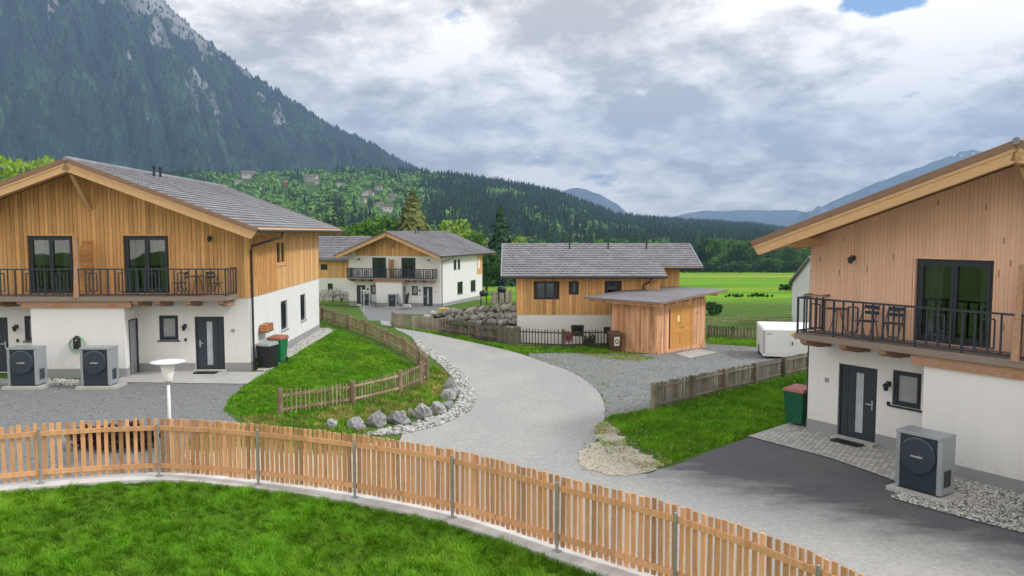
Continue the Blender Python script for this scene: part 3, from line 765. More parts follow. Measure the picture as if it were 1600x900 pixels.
    # thresholds
    mb = MB(); mb.box(min(xf(.15, 0, 0)[0], xf(W - .15, 0, 0)[0]), max(xf(.15, 0, 0)[0], xf(W - .15, 0, 0)[0]), .16, dep - .15, h1 - .2, h1 + .14); mb.box(min(xf(.15, 0, 0)[0], xf(W - .15, 0, 0)[0]), max(xf(.15, 0, 0)[0], xf(W - .15, 0, 0)[0]), 4.6, 4.7, h1 + .15, e0 - .1); mb.build('floor', 'floor', root)
    # ---- roof
    t, kk = roof(root, xf, W, dep, he, hr, so, fo, eb, tile)
    # purlins, ridge beam and braces
    for s_, hh in ((W / 2, under(W / 2) - .22), (.25, under(.25) - .2), (W - .25, under(.25) - .2), (W * .27, under(W * .27) - .24), (W * .73, under(W * .73) - .24)):
        if s_ not in (W / 2, .25, W - .25): continue
        mb = MB(xf); mb.box(s_ - .09, s_ + .09, -fo + .16, .3, hh - .11, hh + .11, .7); mb.build('purlin', 'beam', root)
    mb = MB(); P0, P1 = xf(W / 2, -fo + .4, under(W / 2) - .33), xf(W / 2, -.03, under(W / 2) - 1.55)
    mb.bar(P0, P1, .14, .16, .75, (0, 1, 0)); mb.build('brace', 'beam', root)
    # vents
    for dv in (4.6, 5.25):
        mb = MB(); p = xf(W / 2 - .55, dv - fo + 1.4, hr - .25); mb.tube([p, (p[0], p[1], p[2] + .48)], .055, 10); mb.lathe([(.09, .46), (.095, .5), (.085, .56), (.02, .58)], 10, p); mb.build('vent_pipe', 'gutter', root)
    # ---- balcony
    B0, B1, bv = .42, W - .42, bo + .1
    mb = MB(xf)
    nb = 9
    for i in range(nb): mb.box(B0, B1, -bv + i * bv / nb, -bv + (i + 1) * bv / nb - .012 - (.03 if i == nb - 1 else 0), h1 + .1, h1 + .14, random.random())
    mb.box(B0 - .03, B1 + .03, -bv - .05, -bv - .005, h1 - .02, h1 + .15, .45); mb.box(B0 - .035, B0 - .005, -bv, -.03, h1 - .02, h1 + .15, .5); mb.box(B1 + .005, B1 + .035, -bv, -.03, h1 - .02, h1 + .15, .5)
    mb.box(B0, B1, -bv + .0, -.04, h1 + .02, h1 + .095, .5)
    dk = mb.build('balcony', 'deck', root)
    mb = MB(xf); mb.box(b0 - .28, b1 + .28, -bv + .02, -bv + .2, 2.57, h1 - .0, .6); mb.build('beam', 'log', dk)
    for s_ in [B0 + .22, B0 + 1.4, B0 + 2.5, B0 + 3.3, W - B0 - .22, W - B0 - 1.4, W - B0 - 2.5, W - B0 - 3.3]:
        if b0 - .3 < s_ < b1 + .3: continue
        prof = [(0, h1 - .02), (-bv + .03, h1 - .02), (-bv + .05, h1 - .12), (-bv + .22, h1 - .2), (-bv + .4, h1 - .18), (-bv + .62, h1 - .27), (0, h1 - .3)]
        mb = MB(); mb.prism(prof, lambda a, d, b, s_=s_: xf(s_ + d, a - .03, b), -.1, .1, random.uniform(.3, .9)); mb.build('bracket', 'log', dk)
    # railing
    mb = MB(xf); z0, z1 = h1 + .22, h1 + 1.14; vv = -bv + .02
    def rail_run(p, q):
        p, q = Vector(p), Vector(q); L = (q - p).length; n = max(2, round(L / .27))
        at = lambda t, z: tuple((p + (q - p) * t).xy) + (z,)
        mb.bar(at(0, z1), at(1, z1), .07 * rk, .045 * rk); mb.bar(at(0, z0), at(1, z0), .045 * rk, .04 * rk)
        for i in range(n + 1):
            mb.bar(at(i / n, z0 - (.14 if i % 4 == 0 else 0)), at(i / n, z1), .03, (.055 if i % 4 == 0 else .04) * rk, None, (q - p).normalized())
            if i < n and L > 2 and i % 4 in (1, 2) and i + 1 <= n:
                c = (i + (.5 if i % 4 == 1 else .5)) / n; w = .24 / L
                if i % 4 == 1:
                    a_, b_ = at((i + .5) / n, 0), at((i + 1.5) / n, 0)
                    zz0, zz1 = z0 + .12, z1 - .14
                    for u, v in (((a_[0], a_[1], zz0), (a_[0], a_[1], zz1)), ((b_[0], b_[1], zz0), (b_[0], b_[1], zz1))): mb.bar(u, v, .025, .036 * rk, None, (q - p).normalized())
                    for z in (zz0, zz1): mb.bar((a_[0], a_[1], z), (b_[0], b_[1], z), .025, .036)
    rail_run((B0 + .02, vv, 0), (W / 2 - .06, vv, 0)); rail_run((W / 2 + .06, vv, 0), (B1 - .02, vv, 0)); rail_run((B0 + .02, -.06, 0), (B0 + .02, vv, 0)); rail_run((B1 - .02, -.06, 0), (B1 - .02, vv, 0))
    mb.build('railing', 'iron', dk)
    # privacy screen between the two halves
    mb = MB(xf); s_ = W / 2
    mb.hexa([(s_ - .08, vv - .1, h1 + .12), (s_ + .08, vv - .1, h1 + .12), (s_ + .08, vv + .06, h1 + .12), (s_ - .08, vv + .06, h1 + .12)],
            [(s_ - .06, vv + .04, h1 + 2.25), (s_ + .06, vv + .04, h1 + 2.25), (s_ + .06, vv + .16, h1 + 2.25), (s_ - .06, vv + .16, h1 + 2.25)], .9)
    sc2 = mb.build('screen_post', 'log', dk)
    mb = MB(xf)
    for i in range(12):
        z = h1 + .2 + i * .165; cut = max(0, (i - 8)) * .1
        mb.box(s_ - .025, s_ + .025, vv + .12 + cut, -.03, z, z + .155, random.random())
    mb.build('privacy_screen', clad if upper == 'wood' else 'larch', dk)
    # ---- small fittings
    for s_ in (1.35, W - 1.35): wall_lamp(root, Pf, s_, 5.1 if upper == 'wood' else 5.0, .9)
    for s_ in (opens['door'][1] + .35, WA - opens['door'][1] - .35):
        o = wall_lamp(root, lambda a, d, b: Pf(a, d - .024, b), s_, 1.75, 1.0)
        mb = MB(); mb.prism([(s_ - .045, 1.16), (s_ + .045, 1.16), (s_ + .045, 1.27), (s_ - .045, 1.27)], Pf, .001, .03); mb.build('bell_panel', 'black', root)
    mb = MB(); mb.prism([(.55, 1.5), (.67, 1.5), (.67, 1.62), (.55, 1.62)], Pf, .001, .02); mb.build('house_number_plate', 'plinth', root)
    # downpipe on the near corner
    gx = -(so + .05); mb = MB()
    pts = [xf(gx, 1.6, he - .1), xf(gx + .05, 1.6, he - .28), xf(-.1, .25, he - .62), xf(-.1, .16, he - .8), xf(-.1, .16, .02)]
    mb.tube(pts, .045, 10); mb.build('downpipe', 'gutter', root)
    return root
OP = dict(door=(.95, 2.06, 0, 2.1), win=(2.68, 3.4, 1.2, 2.15), up=(2.93, 4.62, 3.0, 5.18), side=[(4.6, 5.7, .95, 2.25), (8.2, 9.3, .95, 2.25)], upside=[(3.9, 5.5, 3.85, 5.0)])
H1 = chalet('chalet', 'large chalet with golden board cladding, white ground floor and grey tiled gable roof at left', (-10.06, 29.25, .7), math.radians(2.0), 1, 11.55, 12.4, 2.83, 5.4, 7.88, .88, 1.65, 2.9, 1.15, (4.15, 7.5), dict(OP, axis=11.1), 'larch')
OP4 = dict(OP, win=(2.55, 3.32, 1.2, 2.15), up=(3.07, 4.95, 3.0, 5.13), door=(.97, 2.12, 0, 2.1))
H4 = chalet('chalet', 'chalet with rosy grey upper cladding and dark iron balcony at the right edge', (8.74, 22.43, .2), math.radians(-55.8), -1, 12.0, 12.4, 2.85, 5.5, 7.72, .84, 1.68, 2.9, 1.12, (3.95, 8.05), OP4, 'larch_grey', bumpdoor=True)
OP2 = dict(OP, side=[(4.6, 6.2, .95, 2.35), (8.6, 10.2, .95, 2.3)], upside=[(3.6, 4.3, 3.8, 4.9), (4.75, 5.4, 3.8, 4.9)])
H2 = chalet('chalet', 'white plastered chalet with dark balcony and brown gable trim behind the bend of the road', (-7.6, 81.7, -1.9), math.radians(-18.7), 1, 11.1, 12.4, 2.85, 5.42, 7.95, .78, 1.7, 2.9, 1.0, (4.1, 7.2), OP2, 'larch', upper='plaster', tile='metal_roof', rk=2.0)
# rear wooden bay on the white chalet
mb = MB(); boards(mb, lambda a, d, b: (d, a, b), 10.6, 12.4, 2.9, lambda s: 5.3, [(11.0, 11.6, 3.6, 4.8)], bw=.22); mb.build('cladding', 'larch', H2)

# bare strip along the outside of the terrace kerb
sheet('dirt', GX([(300, 704), (430, 700), (520, 706), (575, 692), (640, 694), (640, 790), (300, 760)]), 'sand', .018, jag=.3)
# ------------------------------------------------------------------ long low wooden house (eaves towards the camera)
def long_house():
    r = thing('timber_house', 'low timber house with long grey tiled roof behind the brown picket fence', 'house', (0, 0, 0))
    x0, x1, x2 = .3, 8.55, 9.95; yf, yr, yb = 44.6, 45.75, 52.3; zb, zw = -1.6, 1.25
    k = .39; ye, ze = 43.8, 3.48; yr_ = 48.3; zr = ze + k * (yr_ - ye)
    und = lambda y: ze + k * (y - ye) - .12
    Pf = lambda a, d, b: (a, yf - d, b); Pg = lambda a, d, b: (a, yr - d, b); Pl = lambda a, d, b: (x0 - d, a, b); Pr = lambda a, d, b: (x2 + d, a, b)
    low = [(3.45, 4.2, -.05, .62), (5.35, 5.75, .1, .5)]; up = [(1.35, 2.55, 2.12, 3.18), (3.4, 3.85, 2.4, 3.18), (5.45, 6.2, 1.9, 3.2)]
    mb = MB(); wall_rects(mb, Pf, x0, x1, zb, zw, low); wall_rects(mb, Pg, x1, x2, zb, zw, []); wall_rects(mb, Pl, yf, yb, zb, zw, []); wall_rects(mb, Pr, yr, yb, zb, zw, [])
    mb.face([(x0, yb, zb), (x2, yb, zb), (x2, yb, und(2 * yr_ - yb)), (x0, yb, und(2 * yr_ - yb))]); mb.face([(x1, yf, zb), (x1, yr, zb), (x1, yr, zw), (x1, yf, zw)]); mb.build('ground_floor_wall', 'plaster', r)
    mb = MB(); wall_rects(mb, Pf, x0, x1, zw, und(yf), up); wall_rects(mb, Pg, x1, x2, zw, und(yr), [])
    mb.face([(x1, yf, zw), (x1, yr, zw), (x1, yr, und(yr)), (x1, yf, und(yf))])
    for P, a in ((Pl, yf), (Pr, yr)): mb.face([P(a, 0, zw), P(yb, 0, zw), P(yb, 0, und(2 * yr_ - yb)), P(yr_, 0, und(yr_)), P(a, 0, und(a))])
    mb.build('upper_wall', 'dark_gap', r)
    mb = MB(); boards(mb, Pf, x0 - .02, x1, zw - .03, lambda s: und(yf), up, bw=.19); boards(mb, Pg, x1, x2 + .02, zw - .03, lambda s: und(yr), [], bw=.19)
    g = lambda s: und(s) if s < yr_ else und(2 * yr_ - s)
    boards(mb, Pl, yf, yb, zw - .03, g, [], bw=.19); boards(mb, Pr, yr, yb, zw - .03, g, [], bw=.19)
    boards(mb, lambda a, d, b: (x1 + d, a, b), yf, yr, zw - .03, g, [], bw=.19); mb.build('cladding', 'larch', r)
    for h in up: window(r, Pf, h, 'window', 1 if h[1] - h[0] > 1 else 0, -.06, fw=.07, curtain=False)
    for h in low: window(r, Pf, h, 'window', 1 if h[1] - h[0] > .6 else 0, -.08, fw=.06)
    L0 = math.hypot(yr_ - ye, zr - ze); cs, sn = (yr_ - ye) / L0, (zr - ze) / L0
    Pt = lambda a, v, n: (v, yr_ - a * cs - n * sn, zr - a * sn + n * cs)
    Pt2 = lambda a, v, n: (v, yr_ + a * cs + n * sn, zr - a * sn + n * cs)
    xl, xn, xr = -.62, 8.86, 11.15; L1 = L0 * (yr_ - 45.0) / (yr_ - ye)
    mb = MB(); tiles(mb, Pt, L0, xl, xn); tiles(mb, Pt, L1, xn + .01, xr); tiles(mb, Pt2, L0, xl, xr); t = mb.build('roof', 'tile', r)
    mb = MB()
    for i in range(34): a = xl + i * (xr - xl) / 34; mb.tube([(a, yr_, zr + .01), (a + (xr - xl) / 34, yr_, zr + .02)], [.08, .09], 8, random.random())
    mb.build('ridge_cap', 'tile', t)
    mb = MB()
    for P, L, a, b in ((Pt, L0 - .03, xl + .03, xn), (Pt, L1 - .03, xn + .002, xr - .03), (Pt2, L0, xl + .03, xr - .03)):
        mb.hexa([P(0, a, -.1), P(L, a, -.1), P(L, b, -.1), P(0, b, -.1)], [P(0, a, -.003), P(L, a, -.003), P(L, b, -.003), P(0, b, -.003)])
    mb.build('soffit', 'larch', r)
    mb = MB()
    for x, s in ((xl, 1), (xr, -1)):
        for P in (Pt, Pt2):
            L = L0 if (s == 1 or P is Pt2) else L1
            mb.hexa([P(0, x - .02, -.16), P(L, x - .02, -.16), P(L, x + .03, -.16), P(0, x + .03, -.16)], [P(0, x - .02, .07), P(L, x - .02, .07), P(L, x + .03, .07), P(0, x + .03, .07)])
    mb.build('verge_trim', 'silver', r)
    mb = MB(); e = Pt(L0 + .05, 0, -.03); mb.tube([(xl, e[1], e[2]), (xn, e[1], e[2])], .06, 8); e = Pt(L1 + .05, 0, -.03); mb.tube([(xn + .1, e[1], e[2]), (xr, e[1], e[2])], .06, 8)
    mb.build('gutter', 'gutter', r)
    mb = MB(); mb.tube([(7.95, 43.8, 3.35), (7.9, 44.2, 3.15), (7.6, 44.5, 2.95), (7.58, 44.52, 1.4)], .045, 8); mb.build('downpipe', 'gutter', r)
    for px in (890, 950, 1010):
        p = Pt(.75, (px - 800) / F * 47.6, .02); mb = MB(); mb.tube([p, (p[0], p[1], p[2] + .3)], .045, 8); mb.lathe([(.07, .28), (.08, .33), (.02, .38)], 8, p); mb.build('vent_pipe', 'gutter', r)
long_house()
# ------------------------------------------------------------------ shed
def shed():
    zc = -.3; Cn = PZ(1025.5, 554, zc)[:2]; ang = math.radians(45.6)
    r = thing('garden_shed', 'reddish board shed with flat overhanging roof and orange double door', 'shed', (Cn[0], Cn[1], zc), ang)
    W, D, H = 4.75, 2.85, 2.62
    Pf = lambda a, d, b: (a, -d, b); Pl = lambda a, d, b: (-d, a, b); Pr = lambda a, d, b: (W + d, a, b); Pk = lambda a, d, b: (a, D + d, b)
    dr = (1.28, 3.35, .16, 2.3); top = lambda s: H
    mb = MB(); mb.box(.03, W - .03, .03, D - .03, -.6, H); mb.build('frame', 'dark_gap', r)
    mb = MB()
    boards(mb, Pf, -.02, W + .02, .12, lambda s: H + .02 * s, [dr], bw=.16, gap=.016); boards(mb, Pl, 0, D, .12, top, [], bw=.16, gap=.016)
    boards(mb, Pr, 0, D, .12, top, [], bw=.16); boards(mb, Pk, 0, W, .12, top, [], bw=.16); mb.build('cladding', 'shed', r)
    mb = MB(); 
    for P, a, b in ((Pf, -.03, W + .03), (Pl, .0, D), (Pr, 0, D)): mb.prism([(a, -.6), (b, -.6), (b, .14), (a, .14)], P, .026, .06, .4)
    mb.build('base_board', 'shed', r)
    mb = MB()
    for (x0, x1, y0, y1) in ((dr[0] - .08, dr[0], dr[2], dr[3] + .08), (dr[1], dr[1] + .08, dr[2], dr[3] + .08), (dr[0], dr[1], dr[3], dr[3] + .08)):
        mb.prism([(x0, y0), (x1, y0), (x1, y1), (x0, y1)], Pf, .0, .05, .5)
    mb.build('door_frame', 'shed_door', r)
    mid = (dr[0] + dr[1]) / 2
    for a, b in ((dr[0] + .01, mid - .008), (mid + .008, dr[1] - .01)):
        mb = MB()
        for i in range(6):
            x = a + i * (b - a) / 6; mb.prism([(x, dr[2]), (x + (b - a) / 6 - .005, dr[2]), (x + (b - a) / 6 - .005, dr[3] - .01), (x, dr[3] - .01)], Pf, -.02, .012, random.uniform(.4, .6))
        for (y0, y1) in ((dr[2], dr[2] + .16), (dr[2] + .82, dr[2] + 1.0), (dr[3] - .16, dr[3] - .01)): mb.prism([(a, y0), (b, y0), (b, y1), (a, y1)], Pf, .013, .035, .75)
        for x in (a, b - .11): mb.prism([(x, dr[2] + .16), (x + .11, dr[2] + .16), (x + .11, dr[3] - .16), (x, dr[3] - .16)], Pf, .013, .033, .6)
        d_ = mb.build('door', 'shed_door', r)
        if a < mid - .5:
            mb = MB(); mb.prism([(b - .42, 1.55), (b - .17, 1.55), (b - .17, 1.88), (b - .42, 1.88)], Pf, .036, .04); mb.build('notice', 'paper', d_)
        else:
            mb = MB(); mb.tube([Pf(a + .06, .035, 1.2), Pf(a + .06, .08, 1.2), Pf(a + .18, .08, 1.2)], .012, 6); mb.build('handle', 'gutter', d_)
    mb = MB(); xa, xb, ya, yb = -.75, W + 1.25, -.7, D + 1.35
    tilt = lambda x: H + .1 + .045 * (x - 0)
    for z0, z1, i, mi in ((.0, .08, .0, 0), (.08, .11, -.03, 1)):
        mb.cur = mi
        mb.hexa([(xa + i, ya + i, tilt(xa) + z0), (xb - i, ya + i, tilt(xb) + z0), (xb - i, yb - i, tilt(xb) + z0), (xa + i, yb - i, tilt(xa) + z0)],
                [(xa + i, ya + i, tilt(xa) + z1), (xb - i, ya + i, tilt(xb) + z1), (xb - i, yb - i, tilt(xb) + z1), (xa + i, yb - i, tilt(xa) + z1)])
    mb.build('roof', ['log', 'metal_roof'], r)
    for x in (-.5, .9, 2.3, 3.7, 5.1):
        mb = MB(); mb.box(x - .05, x + .05, ya + .1, yb - .1, tilt(x) - .16, tilt(x) - .005, .4); mb.build('rafter', 'shed', r)
    mb = MB(); mb.tube([(3.9, -.04, 1.9), (3.9, -.09, 1.9)], .05, 8); mb.build('light_switch', 'silver', r)
    return r
shed()
# ------------------------------------------------------------------ small gabled houses
def small_house(name, label, loc, yaw, W, D, h, rise, wall, rf, wood=None, ov=.5, wins=(), group=None, woodh=None, detail=True):
    r = thing(name, label, 'house', loc, yaw, group)
    Pf = lambda a, d, b: (a - W / 2, -D / 2 - d, b); Ps = lambda a, d, b: (W / 2 + d, a - D / 2, b); Pl = lambda a, d, b: (-W / 2 - d, a - D / 2, b)
    mb = MB(); hw = woodh if wood else h
    wall_rects(mb, Pf, 0, W, -1.5, hw, [w for w in wins if w[3] <= hw])
    for P in (Ps, Pl): mb.face([P(0, 0, -1.5), P(D, 0, -1.5), P(D, 0, hw), P(0, 0, hw)])
    mb.face([(-W / 2, D / 2, -1.5), (W / 2, D / 2, -1.5), (W / 2, D / 2, h), (-W / 2, D / 2, h)])
    if not wood:
        for P in (Ps, Pl): mb.face([P(0, 0, h), P(D, 0, h), P(D / 2, 0, h + rise)])
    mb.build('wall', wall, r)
    if wood:
        mb = MB(); 
        for P in (Ps, Pl): mb.face([P(0, 0, hw), P(D, 0, hw), P(D, 0, h), P(D / 2, 0, h + rise), P(0, 0, h)])
        wall_rects(mb, Pf, 0, W, hw, h, [w for w in wins if w[3] > hw]); boards(mb, Pf, 0, W, hw, lambda s: h, [w for w in wins if w[3] > hw], bw=.25)
        mb.build('upper_wall', wood, r)
    for w in wins: window(r, Pf, w, 'window', 0, -.06, fw=.06)
    L = math.hypot(D / 2 + ov, rise * (D / 2 + ov) / (D / 2)); s = rise / (D / 2)
    mb = MB()
    for sg in (-1, 1):
        e = (D / 2 + ov)
        a, b = [(-W / 2 - ov, 0, h + rise), (W / 2 + ov, 0, h + rise), (W / 2 + ov, sg * e, h + rise - s * e), (-W / 2 - ov, sg * e, h + rise - s * e)], None
        b = [(x, y, z + .22) for x, y, z in a]; mb.hexa(a, b, random.random())
    ro = mb.build('roof', rf, r)
    if detail:
        cs, sn = (D / 2 + ov) / L, s * (D / 2 + ov) / L
        mb = MB(); tiles(mb, lambda a, v, n: (v, -a * cs - n * sn, h + rise + .225 - a * sn + n * cs), L, -W / 2 - ov, W / 2 + ov, .4, .45); mb.build('tile_courses', rf, ro)
    return r
p = PD(524, 454, 99)
small_house('chalet', 'orange timber chalet half hidden between the golden chalet and the white chalet', (p[0] - 2.2, 102, -2.6), math.radians(-14), 12, 9, 5.6, 2.3, 'plaster', 'metal_roof', 'larch', .9, [(4.5, 5.5, 3.2, 5.1), (8.0, 8.9, 3.9, 4.6), (6.3, 6.9, .6, 2.1), (8.9, 9.6, .9, 2.2)], woodh=2.9)
p = PD(1262, 470, 62)
small_house('chalet', 'small white house with grey roof peeking out left of the rosy chalet', (p[0] + 5.0, 62, -1.9), math.radians(0), 9.6, 8, 3.6, 2.2, 'plaster', 'metal_roof', None, .25)
mb = MB(); mb.box(p[0] - .9, p[0] + 3, 55.6, 57.8, .95, 1.12); mb.box(p[0] - .75, p[0] - .65, 55.7, 55.8, -2, .95)
o = mb.build('canopy', 'log'); tag(o, 'flat brown porch canopy at the small white house right of the meadow', 'canopy')
# ------------------------------------------------------------------ fences drawn from ground lines
def dens_line(px, n=10):
    out = []
    for (a, b) in zip(px, px[1:]):
        for k in range(n): out.append(tuple(np.array(a) + (np.array(b) - np.array(a)) * k / n))
    return out + [px[-1]]
def fence(name, label, px, wood, spacing, pw, post_every=2.4, rails=(.25, .8), post_r=.06, top='flat', rail_front=False, gap_jit=.01, posts='square', group=None, rail_h=.07, post_extra=.08, th=.022, slope_rail=False):
    """px: (x, base y, top y) along the foot of the fence"""
    r = thing(name, label, 'fence', group=group)
    line = dens_line(px, 6); B = []; H = []
    for (x, yb, yt) in line:
        g = G(x, yb); B.append(g[:2]); H.append(max(.35, PD(x, yt, g[1])[2] - g[2]))
    B = np.array(B); S = arc(list(B)); Lt = S[-1]
    at = lambda s: np.array([np.interp(s, S, B[:, 0]), np.interp(s, S, B[:, 1])]); hh = lambda s: float(np.interp(s, S, H))
    def tg(s): d = at(min(s + .1, Lt)) - at(max(s - .1, 0)); return d / np.hypot(*d)
    n = max(1, round(Lt / post_every))
    for k in range(n + 1):
        s = Lt * k / n; p = at(s); t = tg(s); nr = np.array([t[1], -t[0]]); q = p + nr * (-.055 if not rail_front else .055); z = tz(*p); h = hh(s) + post_extra * random.uniform(.3, 1.3)
        mb = MB()
        if posts == 'round':
            mb.tube([(*q, z - .3), (*q, z + h * .6), (q[0] + random.uniform(-.02, .02), q[1], z + h)], [post_r * 1.05, post_r, post_r * .9], 9, random.random())
        else:
            a = Vector((*q, z - .3)); mb.bar(a, (q[0] + random.uniform(-.015, .015), q[1], z + h), post_r * 2, post_r * 2, random.random(), (t[0], t[1], 0))
        mb.build('post', wood, r)
        if k == n: break
        s1 = Lt * (k + 1) / n
        for f in rails:
            mb = MB(); pa, pb = at(s + .01), at(s1 - .01); o_ = (-.03 if not rail_front else .03); ta, tb = tg(s), tg(s1)
            pa = pa + np.array([ta[1], -ta[0]]) * o_; pb = pb + np.array([tb[1], -tb[0]]) * o_
            mb.bar((*pa, tz(*pa) + hh(s) * f), (*pb, tz(*pb) + hh(s1) * f), .035, rail_h, random.uniform(.5, 1)); mb.build('rail', wood, r)
        if spacing:
            mb = MB(); m_ = max(1, round((s1 - s) / spacing))
            for i in range(m_):
                v = s + (i + .5) * (s1 - s) / m_ + random.uniform(-gap_jit, gap_jit); c = at(v); t = tg(v); z = tz(*c); h = hh(v) * random.uniform(.96, 1.03); w = pw * random.uniform(.75, 1.2)
                nr = np.array([t[1], -t[0]]) * th / 2; ln = t * random.uniform(-1, 1) * gap_jit * 1.5
                A = [c - t * w / 2 - nr, c + t * w / 2 - nr, c + t * w / 2 + nr, c - t * w / 2 + nr]
                tn = min(1, max(0, random.gauss(.5, .28)))
                mb.hexa([(*q, z + .04) for q in A], [(*(q + ln), z + h) for q in A], tn)
            mb.build('picket_panel', wood, r)
    return r
fence('rustic_fence', 'rustic brown stake fence with round posts on the slope above the kerb boulders', [(437, 648, 610), (480, 643, 606), (532, 634, 600), (580, 624, 592), (625, 613, 580), (655, 604, 571), (665, 596, 560)], 'rustic', .155, .038, 2.6, (.22, .8), .085, posts='round', gap_jit=.015, rail_front=True)
fence('rustic_fence', 'rustic stake fence running back along the road behind the left lawn', [(668, 590, 556), (660, 575, 548), (640, 558, 533), (610, 541, 518), (575, 525, 503), (540, 512, 490), (515, 504, 483), (495, 498, 478)], 'rustic', .17, .055, 2.6, (.25, .85), .085, posts='round', gap_jit=.02)
fence('plank_fence', 'grey weathered plank fence on the grass verge before the boulder wall', [(614, 511, 489), (650, 515, 493), (680, 519, 497), (720, 525, 502), (760, 532, 507), (809, 541, 513)], 'old_wood', .235, .2, 2.4, (.3, .82), .07, gap_jit=.008)
fence('brown_picket_fence', 'thin dark brown picket fence in front of the low timber house', [(811, 541, 513), (860, 544, 515), (910, 544, 516), (951, 542, 514)], 'brown_pk', .19, .05, 2.6, (.18, .82), .05)
fence('plank_fence', 'grey weathered board fence between the gravel yard and the right lawn', [(1019, 641, 599), (1070, 629, 589), (1130, 613, 577), (1190, 598, 565), (1262, 580, 551)], 'old_wood', .14, .105, 2.3, (.2, .84), .075, rail_front=True, gap_jit=.008, post_extra=.03)
fence('board_fence', 'dark old board fence behind the gravel yard at the edge of the meadow', [(1105, 528, 508), (1150, 531, 510), (1192, 533, 512)], 'old_wood', .22, .15, 2.4, (.25, .85), .06)
fence('rail_fence', 'low pasture fence of thin posts and rails at the meadow edge', [(1106, 506, 497), (1150, 506, 497), (1200, 505, 496), (1245, 505, 495)], 'rustic', 0, 0, 2.6, (.5, .95), .05, rail_h=.09)
fence('rustic_fence', 'short stake fence in front of the blossoming bushes by the orange chalet', [(498, 472, 461), (520, 473, 462), (546, 470, 459)], 'rustic', .3, .08, 2.5, (.3, .85), .07)
fence('plank_fence', 'short grey plank fence on the garden terrace beside the white chalet', [(770, 476, 456), (800, 472, 453)], 'old_wood', .25, .22, 2.2, (.3, .85), .07)
# ------------------------------------------------------------------ rocks
def rock_mesh(name, rx, ry, rz, seed, matn, parent=None, sub=3, rough=.28):
    bm = bmesh.new(); bmesh.ops.create_icosphere(bm, subdivisions=sub, radius=1); rr = random.Random(seed)
    planes = [(Vector((rr.uniform(-1, 1), rr.uniform(-1, 1), rr.uniform(-.3, 1))).normalized(), rr.uniform(.55, .85)) for _ in range(13)]
    for v in bm.verts:
        p = v.co.copy()
        for n_, d in planes:
            q = p.dot(n_)
            if q > d: p -= n_ * (q - d) * .97
        p *= 1 + rough * .5 * noise.noise(p * 2.2 + Vector((seed, 0, 0))) + rough * .35 * noise.noise(p * 7 + Vector((0, seed, 0)))
        v.co = Vector((p.x * rx, p.y * ry, p.z * rz))
    me = bpy.data.meshes.new(name); bm.to_mesh(me); bm.free(); me.materials.append(M[matn])
    a = me.attributes.new('tone', 'FLOAT', 'FACE'); a.data.foreach_set('value', np.full(len(me.polygons), rr.random(), np.float32))
    o = bpy.data.objects.new(name, me); C.objects.link(o)
    if parent: o.parent = parent
    return o
BL = [(516, 662, 25, 15, 'low boulder half hidden behind the fence, westernmost of the row of kerb boulders'), (554, 664, 31, 22, 'dark rounded boulder second from the fence end of the boulder row'),
      (587, 656, 31, 26, 'tall blocky grey boulder in front of the stake fence'), (622, 655, 37, 22, 'broad pale grey boulder beside the white pebbles'),
      (659, 643, 31, 27, 'large dark boulder with vertical cracks in the row of kerb boulders'), (640, 643, 9, 9, 'small pale stone tucked left of the large cracked boulder'),
      (684, 638, 29, 23, 'wide slanting boulder right of the large cracked boulder'), (701, 633, 21, 16, 'low boulder at the bend of the boulder row'),
      (699, 618, 24, 20, 'grey boulder above the bend of the boulder row'), (703, 601, 18, 25, 'upright boulder, uppermost of the row of kerb boulders'), (710, 612, 11, 18, 'narrow dark stone beside the upright boulder')]
for i, (x, y, w, h, lab) in enumerate(BL):
    p = G(x, y + h * .42); s = p[1] / F; rx, rz = w / 2 * s * 1.15, h / 2 * s * 1.25
    o = rock_mesh('boulder', rx, rx * random.uniform(.75, .95), rz, i * 3.7 + 1, 'stone', rough=.5); o.location = (p[0], p[1] + rx * .4, p[2] + rz * .55); o.rotation_euler = (0, 0, random.uniform(-.5, .5))
    tag(o, lab, 'boulder', 'boulders along the pebble kerb')
# dry boulder retaining wall
rw = thing('boulder_wall', 'dry stacked retaining wall of pale boulders between the plank fence and the low timber house', 'wall')
Lw = [(668, 496, 489), (700, 499, 484), (740, 506, 480), (780, 515, 476), (812, 520, 474)]
pts = []
for (a, b) in zip(Lw, Lw[1:]):
    for k in range(13): pts.append(np.array(a) + (np.array(b) - np.array(a)) * k / 8)
wl = []
for q in pts:
    d = G(q[0], np.interp(q[0], [614, 680, 760, 812], [511, 519, 532, 541]))[1] + 2.2; lo, hi = PD(q[0], q[1] + 18, d), PD(q[0], q[2], d); wl.append((lo, hi))
vs, ids = [], []
for i, (lo, hi) in enumerate(wl):
    H = hi[2] - tz(lo[0], lo[1]); H = max(H, .5); n = max(1, int(H / .38)); 
    for k in range(n + 1):
        s = random.uniform(.17, .31); z = hi[2] - .2 - k * .4 + random.uniform(-.1, .1)
        x = lo[0] + random.uniform(-.15, .15) + (k % 2) * .14
        o = rock_mesh('t', s * 1.1, s * .8, s * .82, random.random() * 99, 'walls', sub=2, rough=.55)
        me = o.data; c = np.empty(len(me.vertices) * 3, np.float32); me.vertices.foreach_get('co', c); c = c.reshape(-1, 3) + np.array([x, lo[1] + .12 * k * -1 + random.uniform(-.1, .1), z])
        t = np.array([tuple(f.vertices) for f in me.polygons]) + sum(len(a) for a in vs); vs.append(c); ids.append((t, np.full(len(t), random.random())))
        bpy.data.objects.remove(o)
o = mesh_np('boulders', np.concatenate(vs), np.concatenate([a for a, b in ids]), np.concatenate([b for a, b in ids]), ['walls'], rw)
